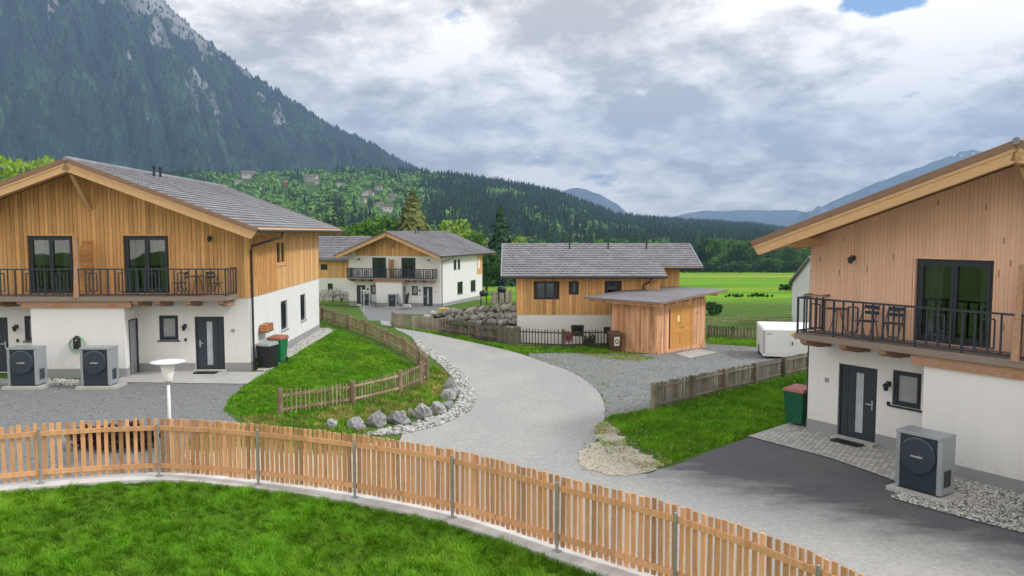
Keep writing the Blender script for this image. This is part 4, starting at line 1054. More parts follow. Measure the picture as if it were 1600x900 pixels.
# earth bank behind it
bank = [(lo[0], lo[1] + .25, hi[2] - .2) for lo, hi in wl]
mb = MB()
for a, b in zip(bank, bank[1:]):
    za, zb_ = tz(a[0], a[1] + 9), tz(b[0], b[1] + 9)
    A, B = (a[0], a[1] + 9, max(za, -1.9) + .05), (b[0], b[1] + 9, max(zb_, -1.9) + .05)
    mb.face([a, b, B, A]); mb.face([(a[0], a[1], -3), (b[0], b[1], -3), b, a])
tag(mb.build('garden_bank', 'lawnsoil', smooth=True), kind='structure')
BANK = bank
# clay heap and bricks
p = PD(788, 470, 63); zz = tz(p[0], 63) + .55
r = thing('brick_stack', 'stack of orange bricks left of the low timber house', 'bricks', (p[0], 63, zz), .15)
mb = MB()
for k in range(9):
    for i in range(9):
        for j in range(2): mb.box(-1.1 + i * .25, -.86 + i * .25, -.3 + j * .3, -.02 + j * .3, k * .12, k * .12 + .112, random.random())
mb.build('bricks', 'clay', r); mb = MB(); mb.box(-1.15, 1.2, -.35, .35, -.9, -.01); mb.build('pallet', 'old_wood', r)
o = rock_mesh('sand_heap', 1.7, 1.2, .8, 5.5, 'sand', sub=4, rough=.3); o.location = (p[0] + .9, 64.6, zz + .5); tag(o, 'pale sand heap behind the orange bricks', 'sand heap')
# pebbles along the kerb: between boulders and road
pe_in = smooth_open([G(*q)[:2] for q in [(655, 546), (680, 563), (700, 582), (712, 598), (718, 622), (708, 640), (680, 652), (640, 663), (590, 674), (560, 682)]], 2)
el = [np.array(p) for p in edge_l if p[1] < G(640, 524)[1]]
peb_poly = [tuple(p) for p in pe_in] + [tuple(p) for p in el[::-1]]
sheet('pebble_bed', peb_poly, 'gravel_f', .008)
def pebbles(name, poly, n, s0, s1, lab, zoff=.02, mats=('pebble',)):
    P = np.array(poly); x = RNG.uniform(P[:, 0].min(), P[:, 0].max(), n); y = RNG.uniform(P[:, 1].min(), P[:, 1].max(), n); k = inside(poly, x, y); x, y = x[k], y[k]; n = len(x)
    bm = bmesh.new(); bmesh.ops.create_icosphere(bm, subdivisions=1, radius=1); bv = np.array([v.co[:] for v in bm.verts]); bf = np.array([[v.index for v in f.verts] for f in bm.faces]); bm.free()
    s = RNG.uniform(s0, s1, (n, 1)) * RNG.uniform(.7, 1.2, (n, 3)) * np.array([1, 1, .7]); V = bv[None] * (1 + RNG.normal(0, .1, (n, len(bv), 1))) * s[:, None]
    a = RNG.uniform(0, PI, n); c_, s_ = np.cos(a)[:, None], np.sin(a)[:, None]
    V = np.stack([V[..., 0] * c_ - V[..., 1] * s_, V[..., 0] * s_ + V[..., 1] * c_, V[..., 2]], -1)
    V += np.column_stack([x, y, terrain(x, y) + zoff + RNG.uniform(0, .015, n)])[:, None]
    T = (bf[None] + (np.arange(n) * len(bv))[:, None, None]).reshape(-1, 3)
    o = mesh_np(name, V.reshape(-1, 3), T, np.repeat(np.clip(RNG.normal(.5, .25, n), 0, 1), len(bf)), list(mats), smooth=True); return tag(o, lab, 'pebbles', kind='stuff')
pebbles('kerb_pebbles', peb_poly, 11000, .04, .085, 'white river pebbles between boulders and road')
# strip along the golden chalet: pebbles and path
strip = GX([(399, 581), (500, 514), (524, 515), (432, 578), (425, 584)])
side_bed = GX([(400, 580), (500, 514), (517, 514), (420, 580)])
path_poly = GX([(230, 580), (390, 581), (398, 580), (405, 577), (412, 580), (517, 516), (525, 516), (386, 600), (178, 597)])
sheet('path', GX([(195, 588), (232, 580), (391, 582), (412, 582), (430, 577), (402, 592), (386, 601), (176, 598)]), 'pathc', .03)
sheet('path_edging', GX([(517, 514), (527, 515), (386, 601), (378, 600), (405, 586)]), 'pathc', .034)
pebbles('wall_pebbles', side_bed, 9000, .03, .07, 'white pebbles along the side wall of the golden chalet')
front_bed = GX([(1440, 722), (1640, 768), (1640, 846), (1478, 804), (1392, 780)]); sheet('pebble_bed', front_bed, 'gravel_f', .03)
pebbles('house_pebbles', front_bed, 9000, .02, .042, 'grey pebbles at the foot of the rosy chalet', .04)
pebbles('wall_pebbles', GX([(62, 592), (122, 596), (122, 604), (62, 600)]), 400, .05, .09, 'white stones between the two grey heat pumps')
# ------------------------------------------------------------------ grass areas
lawn_l = GX([(398, 592), (520, 518), (503, 505), (560, 528), (610, 552), (645, 572), (664, 590), (655, 606), (600, 622), (530, 636), (440, 650), (378, 652), (352, 640), (356, 626)])
blades('left_lawn', lawn_l, 1100, .075, .02, ['blade'], terrain, .8, clump=.3, label='bright green lawn beside the golden chalet')
bank_l = GX([(378, 652), (440, 650), (530, 636), (600, 622), (655, 606), (672, 570), (690, 578), (706, 590), (710, 615), (695, 634), (640, 652), (580, 664), (500, 672), (400, 676)])
blades('verge_grass', bank_l, 700, .12, .022, ['blade_dry'], terrain, .8, clump=.6, label='rough yellowing grass between stake fence and boulders')
lawn_r = GX([(950, 652), (985, 645), (1020, 638), (1262, 582), (1245, 658), (1170, 682), (1100, 706), (1050, 722), (1000, 700), (965, 672)])
blades('right_lawn', lawn_r, 1500, .11, .017, ['blade'], terrain, .7, clump=.7, label='lush lawn with clover between board fence and driveway')
edgep = GX([(925, 672), (940, 660), (975, 655), (1000, 690), (1060, 715), (1040, 732), (985, 735), (950, 712)])
blades('verge_grass', edgep, 600, .08, .016, ['blade_dry'], terrain, .8, clump=.6, label='patchy grass on the sandy corner of the road', patch=lambda x, y: np.array([noise.noise((a * 1.6, b * 1.6, 9)) for a, b in zip(x, y)]) > -.12)
verge = GX([(608, 511), (660, 518), (720, 527), (770, 537), (820, 545), (955, 545), (950, 553), (880, 552), (815, 553), (760, 539), (700, 526), (640, 516)])
blades('verge_grass', verge, 500, .14, .035, ['blade'], terrain, .7, clump=.6, label='green grass verge along the plank fence')
blades('verge_grass', GX([(1108, 528), (1190, 532), (1190, 543), (1150, 540), (1112, 538)]), 300, .16, .04, ['blade'], terrain, .7, label='green grass behind the shed')
blades('weeds', GX([(900, 552), (955, 546), (1025, 560), (1000, 566), (930, 558)]), 160, .1, .03, ['blade_dry'], terrain, .8, label='thin weeds at the foot of the shed', clump=.6)
blades('weeds', GX([(825, 556), (860, 565), (925, 598), (948, 640), (965, 640), (960, 610), (920, 580), (870, 560)]), 60, .07, .03, ['blade_dry'], terrain, .8, label='thin weeds along the gravel edge of the road', patch=lambda x, y: np.array([noise.noise((a * .9, b * .9, 4)) for a, b in zip(x, y)]) > .1)
bp = [(a[0], a[1]) for a in BANK] + [(a[0], a[1] + 8) for a in BANK[::-1]]
bx = np.array([a[0] for a in BANK]); by = np.array([a[1] for a in BANK]); bz = np.array([a[2] for a in BANK])
def bankz(x, y):
    z0 = np.interp(x, bx, bz); y0 = np.interp(x, bx, by); t = np.clip((y - y0) / 9, 0, 1); return z0 * (1 - t) + (np.maximum(terrain(x, y0 + 9), -1.9) + .05) * t
blades('bank_grass', bp, 130, .25, .06, ['blade_dry'], bankz, .8, clump=.6, label='rough grass on the bank above the boulder wall')
n_ = 170; P = np.array(lawn_r); x = RNG.uniform(P[:, 0].min(), P[:, 0].max(), n_); y = RNG.uniform(P[:, 1].min(), P[:, 1].max(), n_); k = inside(lawn_r, x, y); x, y = x[k], y[k]
z = terrain(x, y) + .11; o_ = np.arange(len(x))[:, None] * 4; s = .014
V = np.stack([np.column_stack([x + a * s, y + b * s, z + c * s]) for a, b, c in ((-1, -1, 0), (1, -1, 0), (0, 1, 0), (0, 0, 1.3))], 1).reshape(-1, 3)
T = np.concatenate([o_ + q for q in ([0, 1, 3], [1, 2, 3], [2, 0, 3])], 1).reshape(-1, 3)
tag(mesh_np('clover_flowers', V, T, np.full(len(T), .5), ['daisy']), 'white clover heads scattered in the right lawn', 'flowers', kind='stuff')

fr = GX([(318, 668), (400, 664), (500, 668), (590, 676), (575, 700), (540, 716), (480, 712), (400, 705), (320, 708), (290, 700)])
blades('verge_grass', fr, 500, .12, .022, ['blade_dry'], terrain, .8, clump=.6, label='rough grass behind the front picket fence')

pebbles('road_grit', smooth_closed(GX([(905, 740), (900, 705), (925, 672), (950, 656), (985, 690), (1060, 722), (1010, 742), (950, 748)]), 2), 1800, .008, .02, 'loose stones on the sandy corner of the road', .03)
pebbles('yard_stones', smooth_closed(GX(yard_px), 1), 9000, .01, .03, 'loose pale stones on the gravel yard', .015, ('grit',))
pebbles('forecourt_stones', court_poly, 9000, .008, .024, 'loose pale stones on the gravel forecourt', .015, ('grit',))
# ------------------------------------------------------------------ heat pumps
def heat_pump(label, loc, rotz):
    r = thing('heat_pump', label, 'heat pump', loc, rotz, 'grey heat pumps beside the chalets')
    W, D, H = 1.02, .58, 1.3; w = W / 2
    mb = MB(); mb.box(-w - .12, w + .2, -.14, D + .16, -.12, .05); mb.build('base_slab', 'pathc', r)
    mb = MB()
    mb.hexa([(-w, .02, .09), (-w + .1, .0, .09), (-w + .1, D, .09), (-w, D, .09)], [(-w, .02, H), (-w + .1, 0, H), (-w + .1, D, H), (-w, D, H)])
    mb.hexa([(w - .1, 0, .09), (w, .02, .09), (w, D, .09), (w - .1, D, .09)], [(w - .1, 0, H), (w, .02, H), (w, D, H), (w - .1, D, H)])
    mb.box(-w - .004, w + .004, -.012, D + .004, H + .002, H + .07)
    mb.box(-w + .102, w - .102, D - .03, D, .09, H)
    mb.build('casing', 'silver', r, bevel=.008)
    mb = MB(); mb.box(-w + .104, w - .104, .02, .06, .1, H - .004); mb.build('front_panel', 'pump_dark', r, bevel=.006)
    mb = MB(); mb.box(-w + .05, w - .05, .06, D - .05, .05, .09); mb.build('foot_frame', 'black', r)
    mb = MB(); prof = [(.39, 0), (.39, .06), (.375, .075), (.02, .085)]
    n = 48; rings = [[mb.pt((rr * math.cos(2 * PI * k / n), .018 - z, .86 + rr * math.sin(2 * PI * k / n))) for k in range(n)] for rr, z in prof]
    for a, b in zip(rings, rings[1:]):
        for k in range(n): mb.idx((a[k], a[(k + 1) % n], b[(k + 1) % n], b[k]))
    mb.idx(rings[-1]); fc = mb.build('fan_cover', 'cover', r)
    mb = MB()
    for k in range(30):
        a = PI * (.18 + .64 * k / 30); b = PI * (.18 + .64 * (k + .55) / 30); R0, R1 = .398, .412
        mb.face([(R1 * math.cos(a), -.03, .86 + R1 * math.sin(a)), (R1 * math.cos(b), -.03, .86 + R1 * math.sin(b)), (R0 * math.cos(b), -.03, .86 + R0 * math.sin(b)), (R0 * math.cos(a), -.03, .86 + R0 * math.sin(a))])
    mb.build('grille_edge', 'silver', fc)
    mb = MB()
    for k in range(14): mb.hexa([(w + .0005, .12 + k * .022, .25), (w + .004, .12 + k * .022, .25), (w + .004, .13 + k * .022, .25), (w + .0005, .13 + k * .022, .25)], [(w + .0005, .12 + k * .022, .62), (w + .004, .12 + k * .022, .62), (w + .004, .13 + k * .022, .62), (w + .0005, .13 + k * .022, .62)])
    mb.build('side_vent', 'black', r)
    mb = MB(); mb.tube([(w - .25, D, .3), (w - .25, D + .25, .3), (w - .25, D + .3, -.1)], .06, 8); mb.tube([(w - .4, D, .3), (w - .4, D + .22, .3), (w - .4, D + .27, -.1)], .06, 8); mb.build('pipe', 'black', r)
    text_mesh('novelan', .085, 'white', 'logo', fc, (0, -.0705, .86), (PI / 2, 0, 0))
    return r
g = G(1432, 776); heat_pump('grey heat pump on a slab at the edge of the dark driveway', (g[0], g[1], g[2] + .05), math.radians(-55.8))
a4 = math.radians(-55.8)
g = G(1611, 824); heat_pump('grey heat pump cut off by the right edge of the photo', (g[0] + .35 , g[1] - .4, .26), a4)
g = G(36, 608); heat_pump('leftmost grey heat pump before the golden chalet', (g[0], g[1], g[2] + .05), math.radians(1.5))
g = G(150, 608); heat_pump('grey heat pump below the charging box of the golden chalet', (g[0], g[1], g[2] + .05), math.radians(1.5))
c2, s2 = math.cos(math.radians(-18.7)), math.sin(math.radians(-18.7))
for s_, lab in ((4.75, 'small looking far heat pump at the white chalet, right one of the two'), (7.95, 'far heat pump at the white chalet behind the thin white pole')):
    u, v = -s_, -2.0; heat_pump(lab, (-7.6 + u * c2 - v * s2, 81.7 + u * s2 + v * c2, -1.9), math.radians(-18.7))
# ------------------------------------------------------------------ bins
def bin_(label, loc, rotz, body, lid, sticker=None, w=.55, h=1.0, name='wheelie_bin'):
    r = thing(name, label, 'bin', loc, rotz, 'wheelie bins beside the houses')
    mb = MB(); a, b = w * .42, w * .5; d0, d1 = w * .42, w * .56
    mb.hexa([(-a, -d0, .06), (a, -d0, .06), (a, d0, .06), (-a, d0, .06)], [(-b, -d1, h - .1), (b, -d1, h - .1), (b, d1, h - .1), (-b, d1, h - .1)])
    for x in (-.6, 0, .6): mb.box(x * a - .015, x * a + .015, -d0 - .012 - .02, -d0 + .0, .2, h - .4)
    mb.build('body', body, r, bevel=.02)
    mb = MB(); mb.hexa([(-b - .03, -d1 - .03, h - .1), (b + .03, -d1 - .03, h - .1), (b + .03, d1 + .03, h - .1), (-b - .03, d1 + .03, h - .1)], [(-b, -d1, h - .02), (b, -d1, h - .02), (b, d1, h + .03), (-b, d1, h + .03)]); mb.build('lid', lid, r, bevel=.012)
    mb = MB(); mb.tube([(-b, d1 + .06, h - .08), (b, d1 + .06, h - .08)], .018, 8); mb.build('handle', body, r)
    for x in (-a - .02, a - .02):
        mb = MB(); mb.tube([(x, d0 + .02, .1), (x + .04, d0 + .02, .1)], .1, 16); mb.build('wheel', 'black', r)
    if sticker:
        mb = MB(); n = 20
        c = h * .55; y = -d0 - (d1 - d0) * .52 - .012
        mb.face([(-.15, y, c - .24), (.12, y, c - .24), (.15, y - .02, c + .24), (-.15, y - .02, c + .24)]); st = mb.build('sticker', sticker, r)
        mb = MB()
        for k in range(n):
            a0, a1 = 2 * PI * k / n, 2 * PI * (k + 1) / n; f = lambda a, rr: (rr * math.cos(a), y - .016, c + rr * math.sin(a) * 1.35)
            mb.face([f(a0, .1), f(a1, .1), f(a1, .055), f(a0, .055)])
        mb.build('emblem', body, st)
    return r
g = G(414, 578); bin_('black rubbish bin with a grey lid beside the downpipe of the golden chalet', (g[0], g[1] + .3, g[2] + .03), math.radians(-14), 'black', 'grey_lid', w=.58, h=1.0)
g = G(431, 569); bin_('tall green bin with red lid behind the black bin', (g[0], g[1] + .3, g[2] + .03), math.radians(-10), 'green_bin', 'red_lid', w=.6, h=1.07)
g = G(1250, 668); bin_('green bin with faded red lid at the corner of the rosy chalet', (g[0] + .05, g[1] + .3, g[2] + .04), math.radians(-50), 'dkgreen_bin', 'red_lid', w=.62, h=1.12)
g = G(961, 549); bin_('brown bin with a pale round sticker at the left corner of the shed', (g[0], g[1], g[2]), math.radians(10), 'brown_bin', 'brown_bin', 'offwhite', w=.6, h=1.05)
# ------------------------------------------------------------------ charging box, firewood, mats, hanging things
def on_H1(s, d, w): 
    c, s_ = math.cos(math.radians(2)), math.sin(math.radians(2)); u, v = -s, -d
    return (-10.06 + u * c - v * s_, 29.25 + u * s_ + v * c, .7 + w)
p = on_H1(5.86, 1.15, 1.35); r = thing('charging_box', 'black wall charging box with a coiled green cable on the white porch wall', 'charger', p, math.radians(2))
mb = MB(); mb.box(-.11, .11, -.12, -.005, -.28, .1); mb.lathe([(.11, .1), (.09, .16), (.02, .2)], 16, (0, -.06, 0)); mb.build('housing', 'black', r, bevel=.01)
mb = MB()
for q in range(3):
    R = .27 + .02 * q; mb.tube([(R * math.cos(t) * .95, -.03 - .02 * q, -.1 + R * math.sin(t) * .95 - .03 * q) for t in np.linspace(-.6 * PI - .4, 1.4 * PI + .4 - q * .1, 40)], .008, 6)
mb.build('cable', 'cable', r)
mb = MB(); mb.box(-.03, .03, -.125, -.118, .02, .05); mb.build('display', 'white', r)
p = on_H1(-.03, -1.6, 1.35); r = thing('firewood_rack', 'small shelf of orange firewood hung on the side wall above the bins', 'firewood', p, math.radians(92))
mb = MB()
for i in range(9):
    for j in range(3 - (i % 3 == 0)):
        x = -.42 + i * .105 + random.uniform(-.02, .02); z = .05 + j * .095; mb.tube([(x, -.02, z), (x, -.32, z)], random.uniform(.04, .06), 6, random.random())
mb.build('logs', 'firewood', r); mb = MB(); mb.box(-.5, .5, -.34, .0, -.04, -.008); mb.build('shelf', 'old_wood', r)
for (H, c0, yaw, m, s, lab) in ((H1, (-10.06, 29.25, .7), 2, 1, 1.5, 'dark door mat before the grey front door of the golden chalet'), (H4, (8.74, 22.43, .2), -55.8, -1, 1.62, 'black door mat before the front door of the rosy chalet')):
    c, s_ = math.cos(math.radians(yaw)), math.sin(math.radians(yaw)); u, v = -s * m, -.45
    x, y = c0[0] + u * c - v * s_, c0[1] + u * s_ + v * c
    mb = MB(); mb.box(-.42, .42, -.25, .25, 0, .02); 
    for k in range(9): mb.box(-.4 + k * .09, -.36 + k * .09, -.23, .23, .021, .026)
    o = mb.build('door_mat', 'black', None, loc=(x, y, tz(x, y) + .055), rotz=math.radians(yaw)); tag(o, lab, 'door mat')
    u, v = -s * m, -.16; x, y = c0[0] + u * c - v * s_, c0[1] + u * s_ + v * c
    mb = MB(); mb.box(-.62, .62, -.2, .12, -.1, .05); mb.build('door_step', 'pathc', H, loc=(u, v, tz(x, y) - c0[2] + .04))
# ------------------------------------------------------------------ street lamp
g = PD(265, 660, 18.2); bz = tz(g[0], g[1])
def lamp(label, x, y, z, top, s=1.0, head=True, name='street_lamp'):
    r = thing(name, label, 'lamp', (x, y, z)); h = top - z
    mb = MB(); mb.tube([(0, 0, -.3), (0, 0, h * .5), (0, 0, h - .5 * s)], [.045 * s, .04 * s, .036 * s], 12); mb.lathe([(.05 * s, h * .42), (.05 * s, h * .42 + .03)], 12); mb.build('pole', 'offwhite', r, True)
    mb = MB(); mb.lathe([(.09 * s, h - .52 * s), (.1 * s, h - .5 * s), (.175 * s, h - .1 * s), (.12 * s, h - .09 * s)], 24); mb.build('lamp_shade', 'offwhite', r, True)
    mb = MB(); mb.lathe([(.12 * s, h - .1 * s), (.34 * s, h - .075 * s), (.395 * s, h - .055 * s), (.39 * s, h - .04 * s), (.2 * s, h - .02 * s), (.02 * s, h - .01 * s)], 32); mb.build('canopy', 'offwhite', r, True)
    mb = MB(); mb.lathe([(.05 * s, h - .6 * s), (.055 * s, h - .52 * s)], 12); mb.build('collar', 'steel', r)
    return r
lamp('white mushroom street lamp rising behind the picket fence', g[0], g[1], bz, PD(265, 562, 18.2)[2])
g = G(569, 497); lamp('slim white street lamp on the forecourt of the white chalet', g[0], g[1], g[2], PD(569, 453, g[1])[2], .5)
# ------------------------------------------------------------------ trailer
g = G(1192, 561); r = thing('cargo_trailer', 'white box trailer with yellow corner lamp behind the board fence', 'trailer', (g[0], g[1], g[2]), math.radians(-12))
h = PD(1192, 514, g[1])[2] - g[2]
mb = MB(); mb.box(0, 2.7, 0, 3.2, .14, h - .06); mb.box(.12, 2.6, -.014, 0, .3, h - .2); mb.build('box_body', 'white', r, bevel=.02)
mb = MB(); mb.hexa([(-.03, -.03, h - .06), (2.73, -.03, h - .06), (2.73, 3.23, h - .06), (-.03, 3.23, h - .06)], [(.03, .03, h + .02), (2.67, .03, h + .02), (2.67, 3.17, h + .02), (.03, 3.17, h + .02)]); mb.build('roof', 'white', r)
mb = MB(); mb.box(0, .06, -.02, -.001, .3, h - .1); mb.build('corner_strip', 'silver', r)
mb = MB(); mb.box(1.3, 1.75, -.06, -.015, h - .3, h - .17); mb.build('lamp', 'yellow', r)
mb = MB(); mb.tube([(1.35, -.02, h - .75), (1.35, -.06, h - .72), (1.35, -.06, h - .6)], .03, 8); mb.build('handle', 'black', r)
for x in (-.02, 2.56):
    mb = MB(); mb.tube([(x, 1.9, .25), (x + .16, 1.9, .25)], .25, 20); mb.build('wheel', 'black', r)
mb = MB(); mb.box(.1, 2.6, .1, 3.1, .22, .3); mb.build('chassis', 'gutter', r)
mb = MB(); mb.box(.15, .4, -.018, -.013, h - .25, h - .22); mb.build('plate', 'black', r)
# ------------------------------------------------------------------ balcony furniture
def chair(label, loc, rotz, group):
    r = thing('balcony_chair', label, 'chair', loc, rotz, group); mb = MB()
    for i in range(5): mb.box(-.21, .21, -.2 + i * .085, -.2 + i * .085 + .065, .44, .46)
    mb.build('seat', 'iron', r); mb = MB(); mb.box(-.21, .21, .225, .245, .62, .7); mb.box(-.21, .21, .235, .255, .76, .86)
    mb.build('backrest', 'iron', r)
    for x in (-.21, .21):
        mb = MB(); mb.tube([(x, -.22, 0), (x, .02, .44), (x, .25, .88)], .013, 6); mb.build('leg', 'iron', r)
        mb = MB(); mb.tube([(x, .24, 0), (x, .1, .44)], .013, 6); mb.build('leg', 'iron', r)
    return r
def table(label, loc, rotz, group):
    r = thing('balcony_table', label, 'table', loc, rotz, group); mb = MB(); mb.lathe([(.3, .7), (.31, .72), (.02, .73)], 24); mb.build('tabletop', 'iron', r)
    for k in range(3):
        mb = MB(); a = k * 2 * PI / 3; mb.tube([(.05 * math.cos(a), .05 * math.sin(a), .7), (.26 * math.cos(a), .26 * math.sin(a), 0)], .013, 6); mb.build('leg', 'iron', r)
    return r
def loc_on(c0, yaw, m, s, v, w):
    c, s_ = math.cos(math.radians(yaw)), math.sin(math.radians(yaw)); u = -s * m
    return (c0[0] + u * c - v * s_, c0[1] + u * s_ + v * c, c0[2] + w)
h4 = ((8.74, 22.43, .2), -55.8, -1); h1 = ((-10.06, 29.25, .7), 2, 1); dz = 2.85 + .14
chair('dark metal chair on the rosy chalet balcony, farther from the glass door', loc_on(*h4, 2.05, -.5, dz), math.radians(-60), 'chairs on the balconies')
chair('dark metal chair on the rosy chalet balcony, beside the glass door', loc_on(*h4, 2.75, -.45, dz), math.radians(-50), 'chairs on the balconies')
table('round dark balcony table in the left corner of the rosy chalet balcony', loc_on(*h4, 1.2, -.5, dz), 0, 'balcony tables')
dz = 2.83 + .14
chair('dark chair at the right end of the golden chalet balcony', loc_on(*h1, 1.05, -.55, dz), math.radians(70), 'chairs on the balconies')
chair('dark chair left of the table on the golden chalet balcony', loc_on(*h1, 2.35, -.55, dz), math.radians(-80), 'chairs on the balconies')
table('round dark table between the chairs on the golden chalet balcony', loc_on(*h1, 1.7, -.55, dz), 0, 'balcony tables')
p = loc_on(*h4, .62, -.62, 2.85 + 1.16); mb = MB()
for i in range(5): mb.box(-.3, .3, -.2 + i * .085, -.2 + i * .085 + .07, 0, .03, random.random())
mb.box(-.28, -.22, -.2, .22, .031, .06); mb.box(.22, .28, -.2, .22, .031, .06)
o = mb.build('wooden_tray', 'rustic', None, loc=p, rotz=math.radians(-50)); tag(o, 'weathered wooden slatted tray lying on the corner of the balcony railing', 'tray')
# ------------------------------------------------------------------ clutter by the white chalet
def at2(px, py, d=None): return G(px, py) if d is None else PD(px, py, d)
g = at2(696, 484, 68); z = -1.85
r = thing('garden_cart', 'garden cart with a yellow tub at the corner of the white chalet', 'cart', (g[0], 68, z)); 
mb = MB(); mb.box(-.6, .6, -.3, .3, .35, .7); mb.build('tray', 'black', r)
mb = MB(); mb.hexa([(-.4, -.25, .72), (.3, -.25, .72), (.3, .25, .72), (-.4, .25, .72)], [(-.55, -.3, 1.15), (.4, -.3, 1.15), (.4, .3, 1.15), (-.55, .3, 1.15)]); mb.build('tub', 'yellow', r)
for x in (-.4, .4):
    mb = MB(); mb.tube([(x, -.34, .25), (x, -.26, .25)], .25, 14); mb.build('wheel', 'black', r)
mb = MB(); mb.tube([(.6, 0, .6), (1.1, 0, .95)], .03, 6); mb.build('handle', 'black', r)
for i, (px, py, w, h_, d, lab) in enumerate([(668, 490, 1.0, .9, 66, 'pale stone block beside the front yard of the white chalet'), (681, 491, 1.1, .5, 65, 'flat pale stone block left of the garden cart'), (656, 495, .95, 1.0, 63, 'upright grey stone block at the end of the plank fence')]):
    p = PD(px, py, d); o = rock_mesh('stone_block', w * .55, w * .45, h_ * .6, 20 + i, 'walls'); o.location = (p[0], d, tz(p[0], d) + h_ * .35); tag(o, lab, 'stone block')
g = PD(730, 482, 70); mb = MB(); 
for i in range(9): mb.box(i * .55 - 2.3, i * .55 - 1.77, -.12, .12, 0, .72 + random.uniform(-.05, .05), random.random())
o = mb.build('garden_wall', 'stone', None, loc=(g[0], 70, -1.7), rotz=math.radians(18)); tag(o, 'low grey garden wall along the side of the white chalet', 'wall')
for px, py, d, lab, mt in ((756, 468, 71, 'dark garden barbecue on the terrace wall of the white chalet', 'black'), (784, 462, 70, 'dark covered bin beside the short plank fence', 'black')):
    p = PD(px, py, d); r = thing('barbecue' if 'barb' in lab else 'covered_bin', lab, 'barbecue' if 'barb' in lab else 'bin', (p[0], d, p[2] - .2))
    mb = MB(); mb.lathe([(.3, .5), (.42, .7), (.42, .85), (.3, 1.02), (.05, 1.1)], 14); mb.build('lid', mt, r)
    for x in (-.28, .28): 
        mb = MB(); mb.tube([(x, 0, -.4), (x * .9, 0, .6)], .05, 6); mb.build('leg', mt, r)
    if 'barb' in lab:
        mb = MB(); mb.box(.42, .95, -.2, .2, .66, .7); mb.build('side_shelf', mt, r)
p = PD(634, 476, 79); r = thing('garden_figure', 'small dark pump on a pale pedestal between the heat pump and the store door', 'ornament', (p[0] + .1, 79, -1.9))
mb = MB(); mb.lathe([(.5, 0), (.55, .25), (.4, .5), (.1, .55)], 12); mb.build('pedestal', 'stone', r); mb = MB(); mb.tube([(0, 0, .5), (.05, 0, 1.2), (.2, 0, 1.7)], [.12, .16, .1], 8); mb.bar((-.25, 0, 1.35), (.3, 0, 1.6), .12, .12); mb.build('pump', 'black', r)
# ------------------------------------------------------------------ plants and trees
def leaf_cloud(centers, radii, per, size, flat=.8):
    cs = np.repeat(np.array(centers), per, 0); rs = np.repeat(np.array(radii), per); n = len(cs)
    d = RNG.normal(size=(n, 3)); d /= np.linalg.norm(d, axis=1)[:, None]; rr = RNG.uniform(.35, 1.05, n) ** .6
    p = cs + d * (rs * rr)[:, None] * np.array([1, 1, flat])
    u = RNG.normal(size=(n, 3)); u /= np.linalg.norm(u, axis=1)[:, None]; w = np.cross(u, d + .6 * RNG.normal(size=(n, 3))); w /= np.linalg.norm(w, axis=1)[:, None] + 1e-9
    s = size * RNG.uniform(.6, 1.3, n)[:, None]
    V = np.stack([p - u * s - w * s * .2, p + w * s * .6, p + u * s, p - w * s * .6], 1).reshape(-1, 3)
    T = np.arange(n)[:, None] * 4 + np.array([0, 1, 2, 3]); tone = np.clip(RNG.normal(.5, .22, n), 0, 1)
    return V, T, tone
def broadleaf(name, label, h, w, m, seed, nclump=26, per=90, leaf=.28, trunk_h=.28):
    r_ = np.random.default_rng(seed); t = thing(name, label, 'tree')
    cs, rs = [], []
    for k in range(nclump):
        a = r_.uniform(0, 2 * PI); q = r_.uniform(0, 1); zz = trunk_h * h * .8 + (h * (1 - trunk_h * .8)) * q * .92; R = w / 2 * math.sin(PI * min(.97, max(.12, .18 + .72 * q))) * r_.uniform(.25, .9)
        cs.append((R * math.cos(a), R * math.sin(a), zz)); rs.append(w * r_.uniform(.13, .22))
    V, T, tn = leaf_cloud(cs, rs, per, leaf); ct = np.repeat(r_.normal(0, .14, nclump), per)
    mesh_np('crown', V, T, np.clip(tn + ct, 0, 1), [m], t)
    mb = MB(); mb.tube([(0, 0, -.5), (.05 * w * .2, 0, h * .3), (0, .1, h * .75)], [w * .035, w * .025, w * .008], 8)
    for k in range(6):
        c = cs[k * 3 % nclump]; mb.tube([(0, 0, h * (.25 + .07 * k)), (c[0] * .5, c[1] * .5, c[2] * .8 + .05 * h), c], [w * .014, w * .01, w * .004], 5)
    mb.build('trunk', 'trunk', t); return t
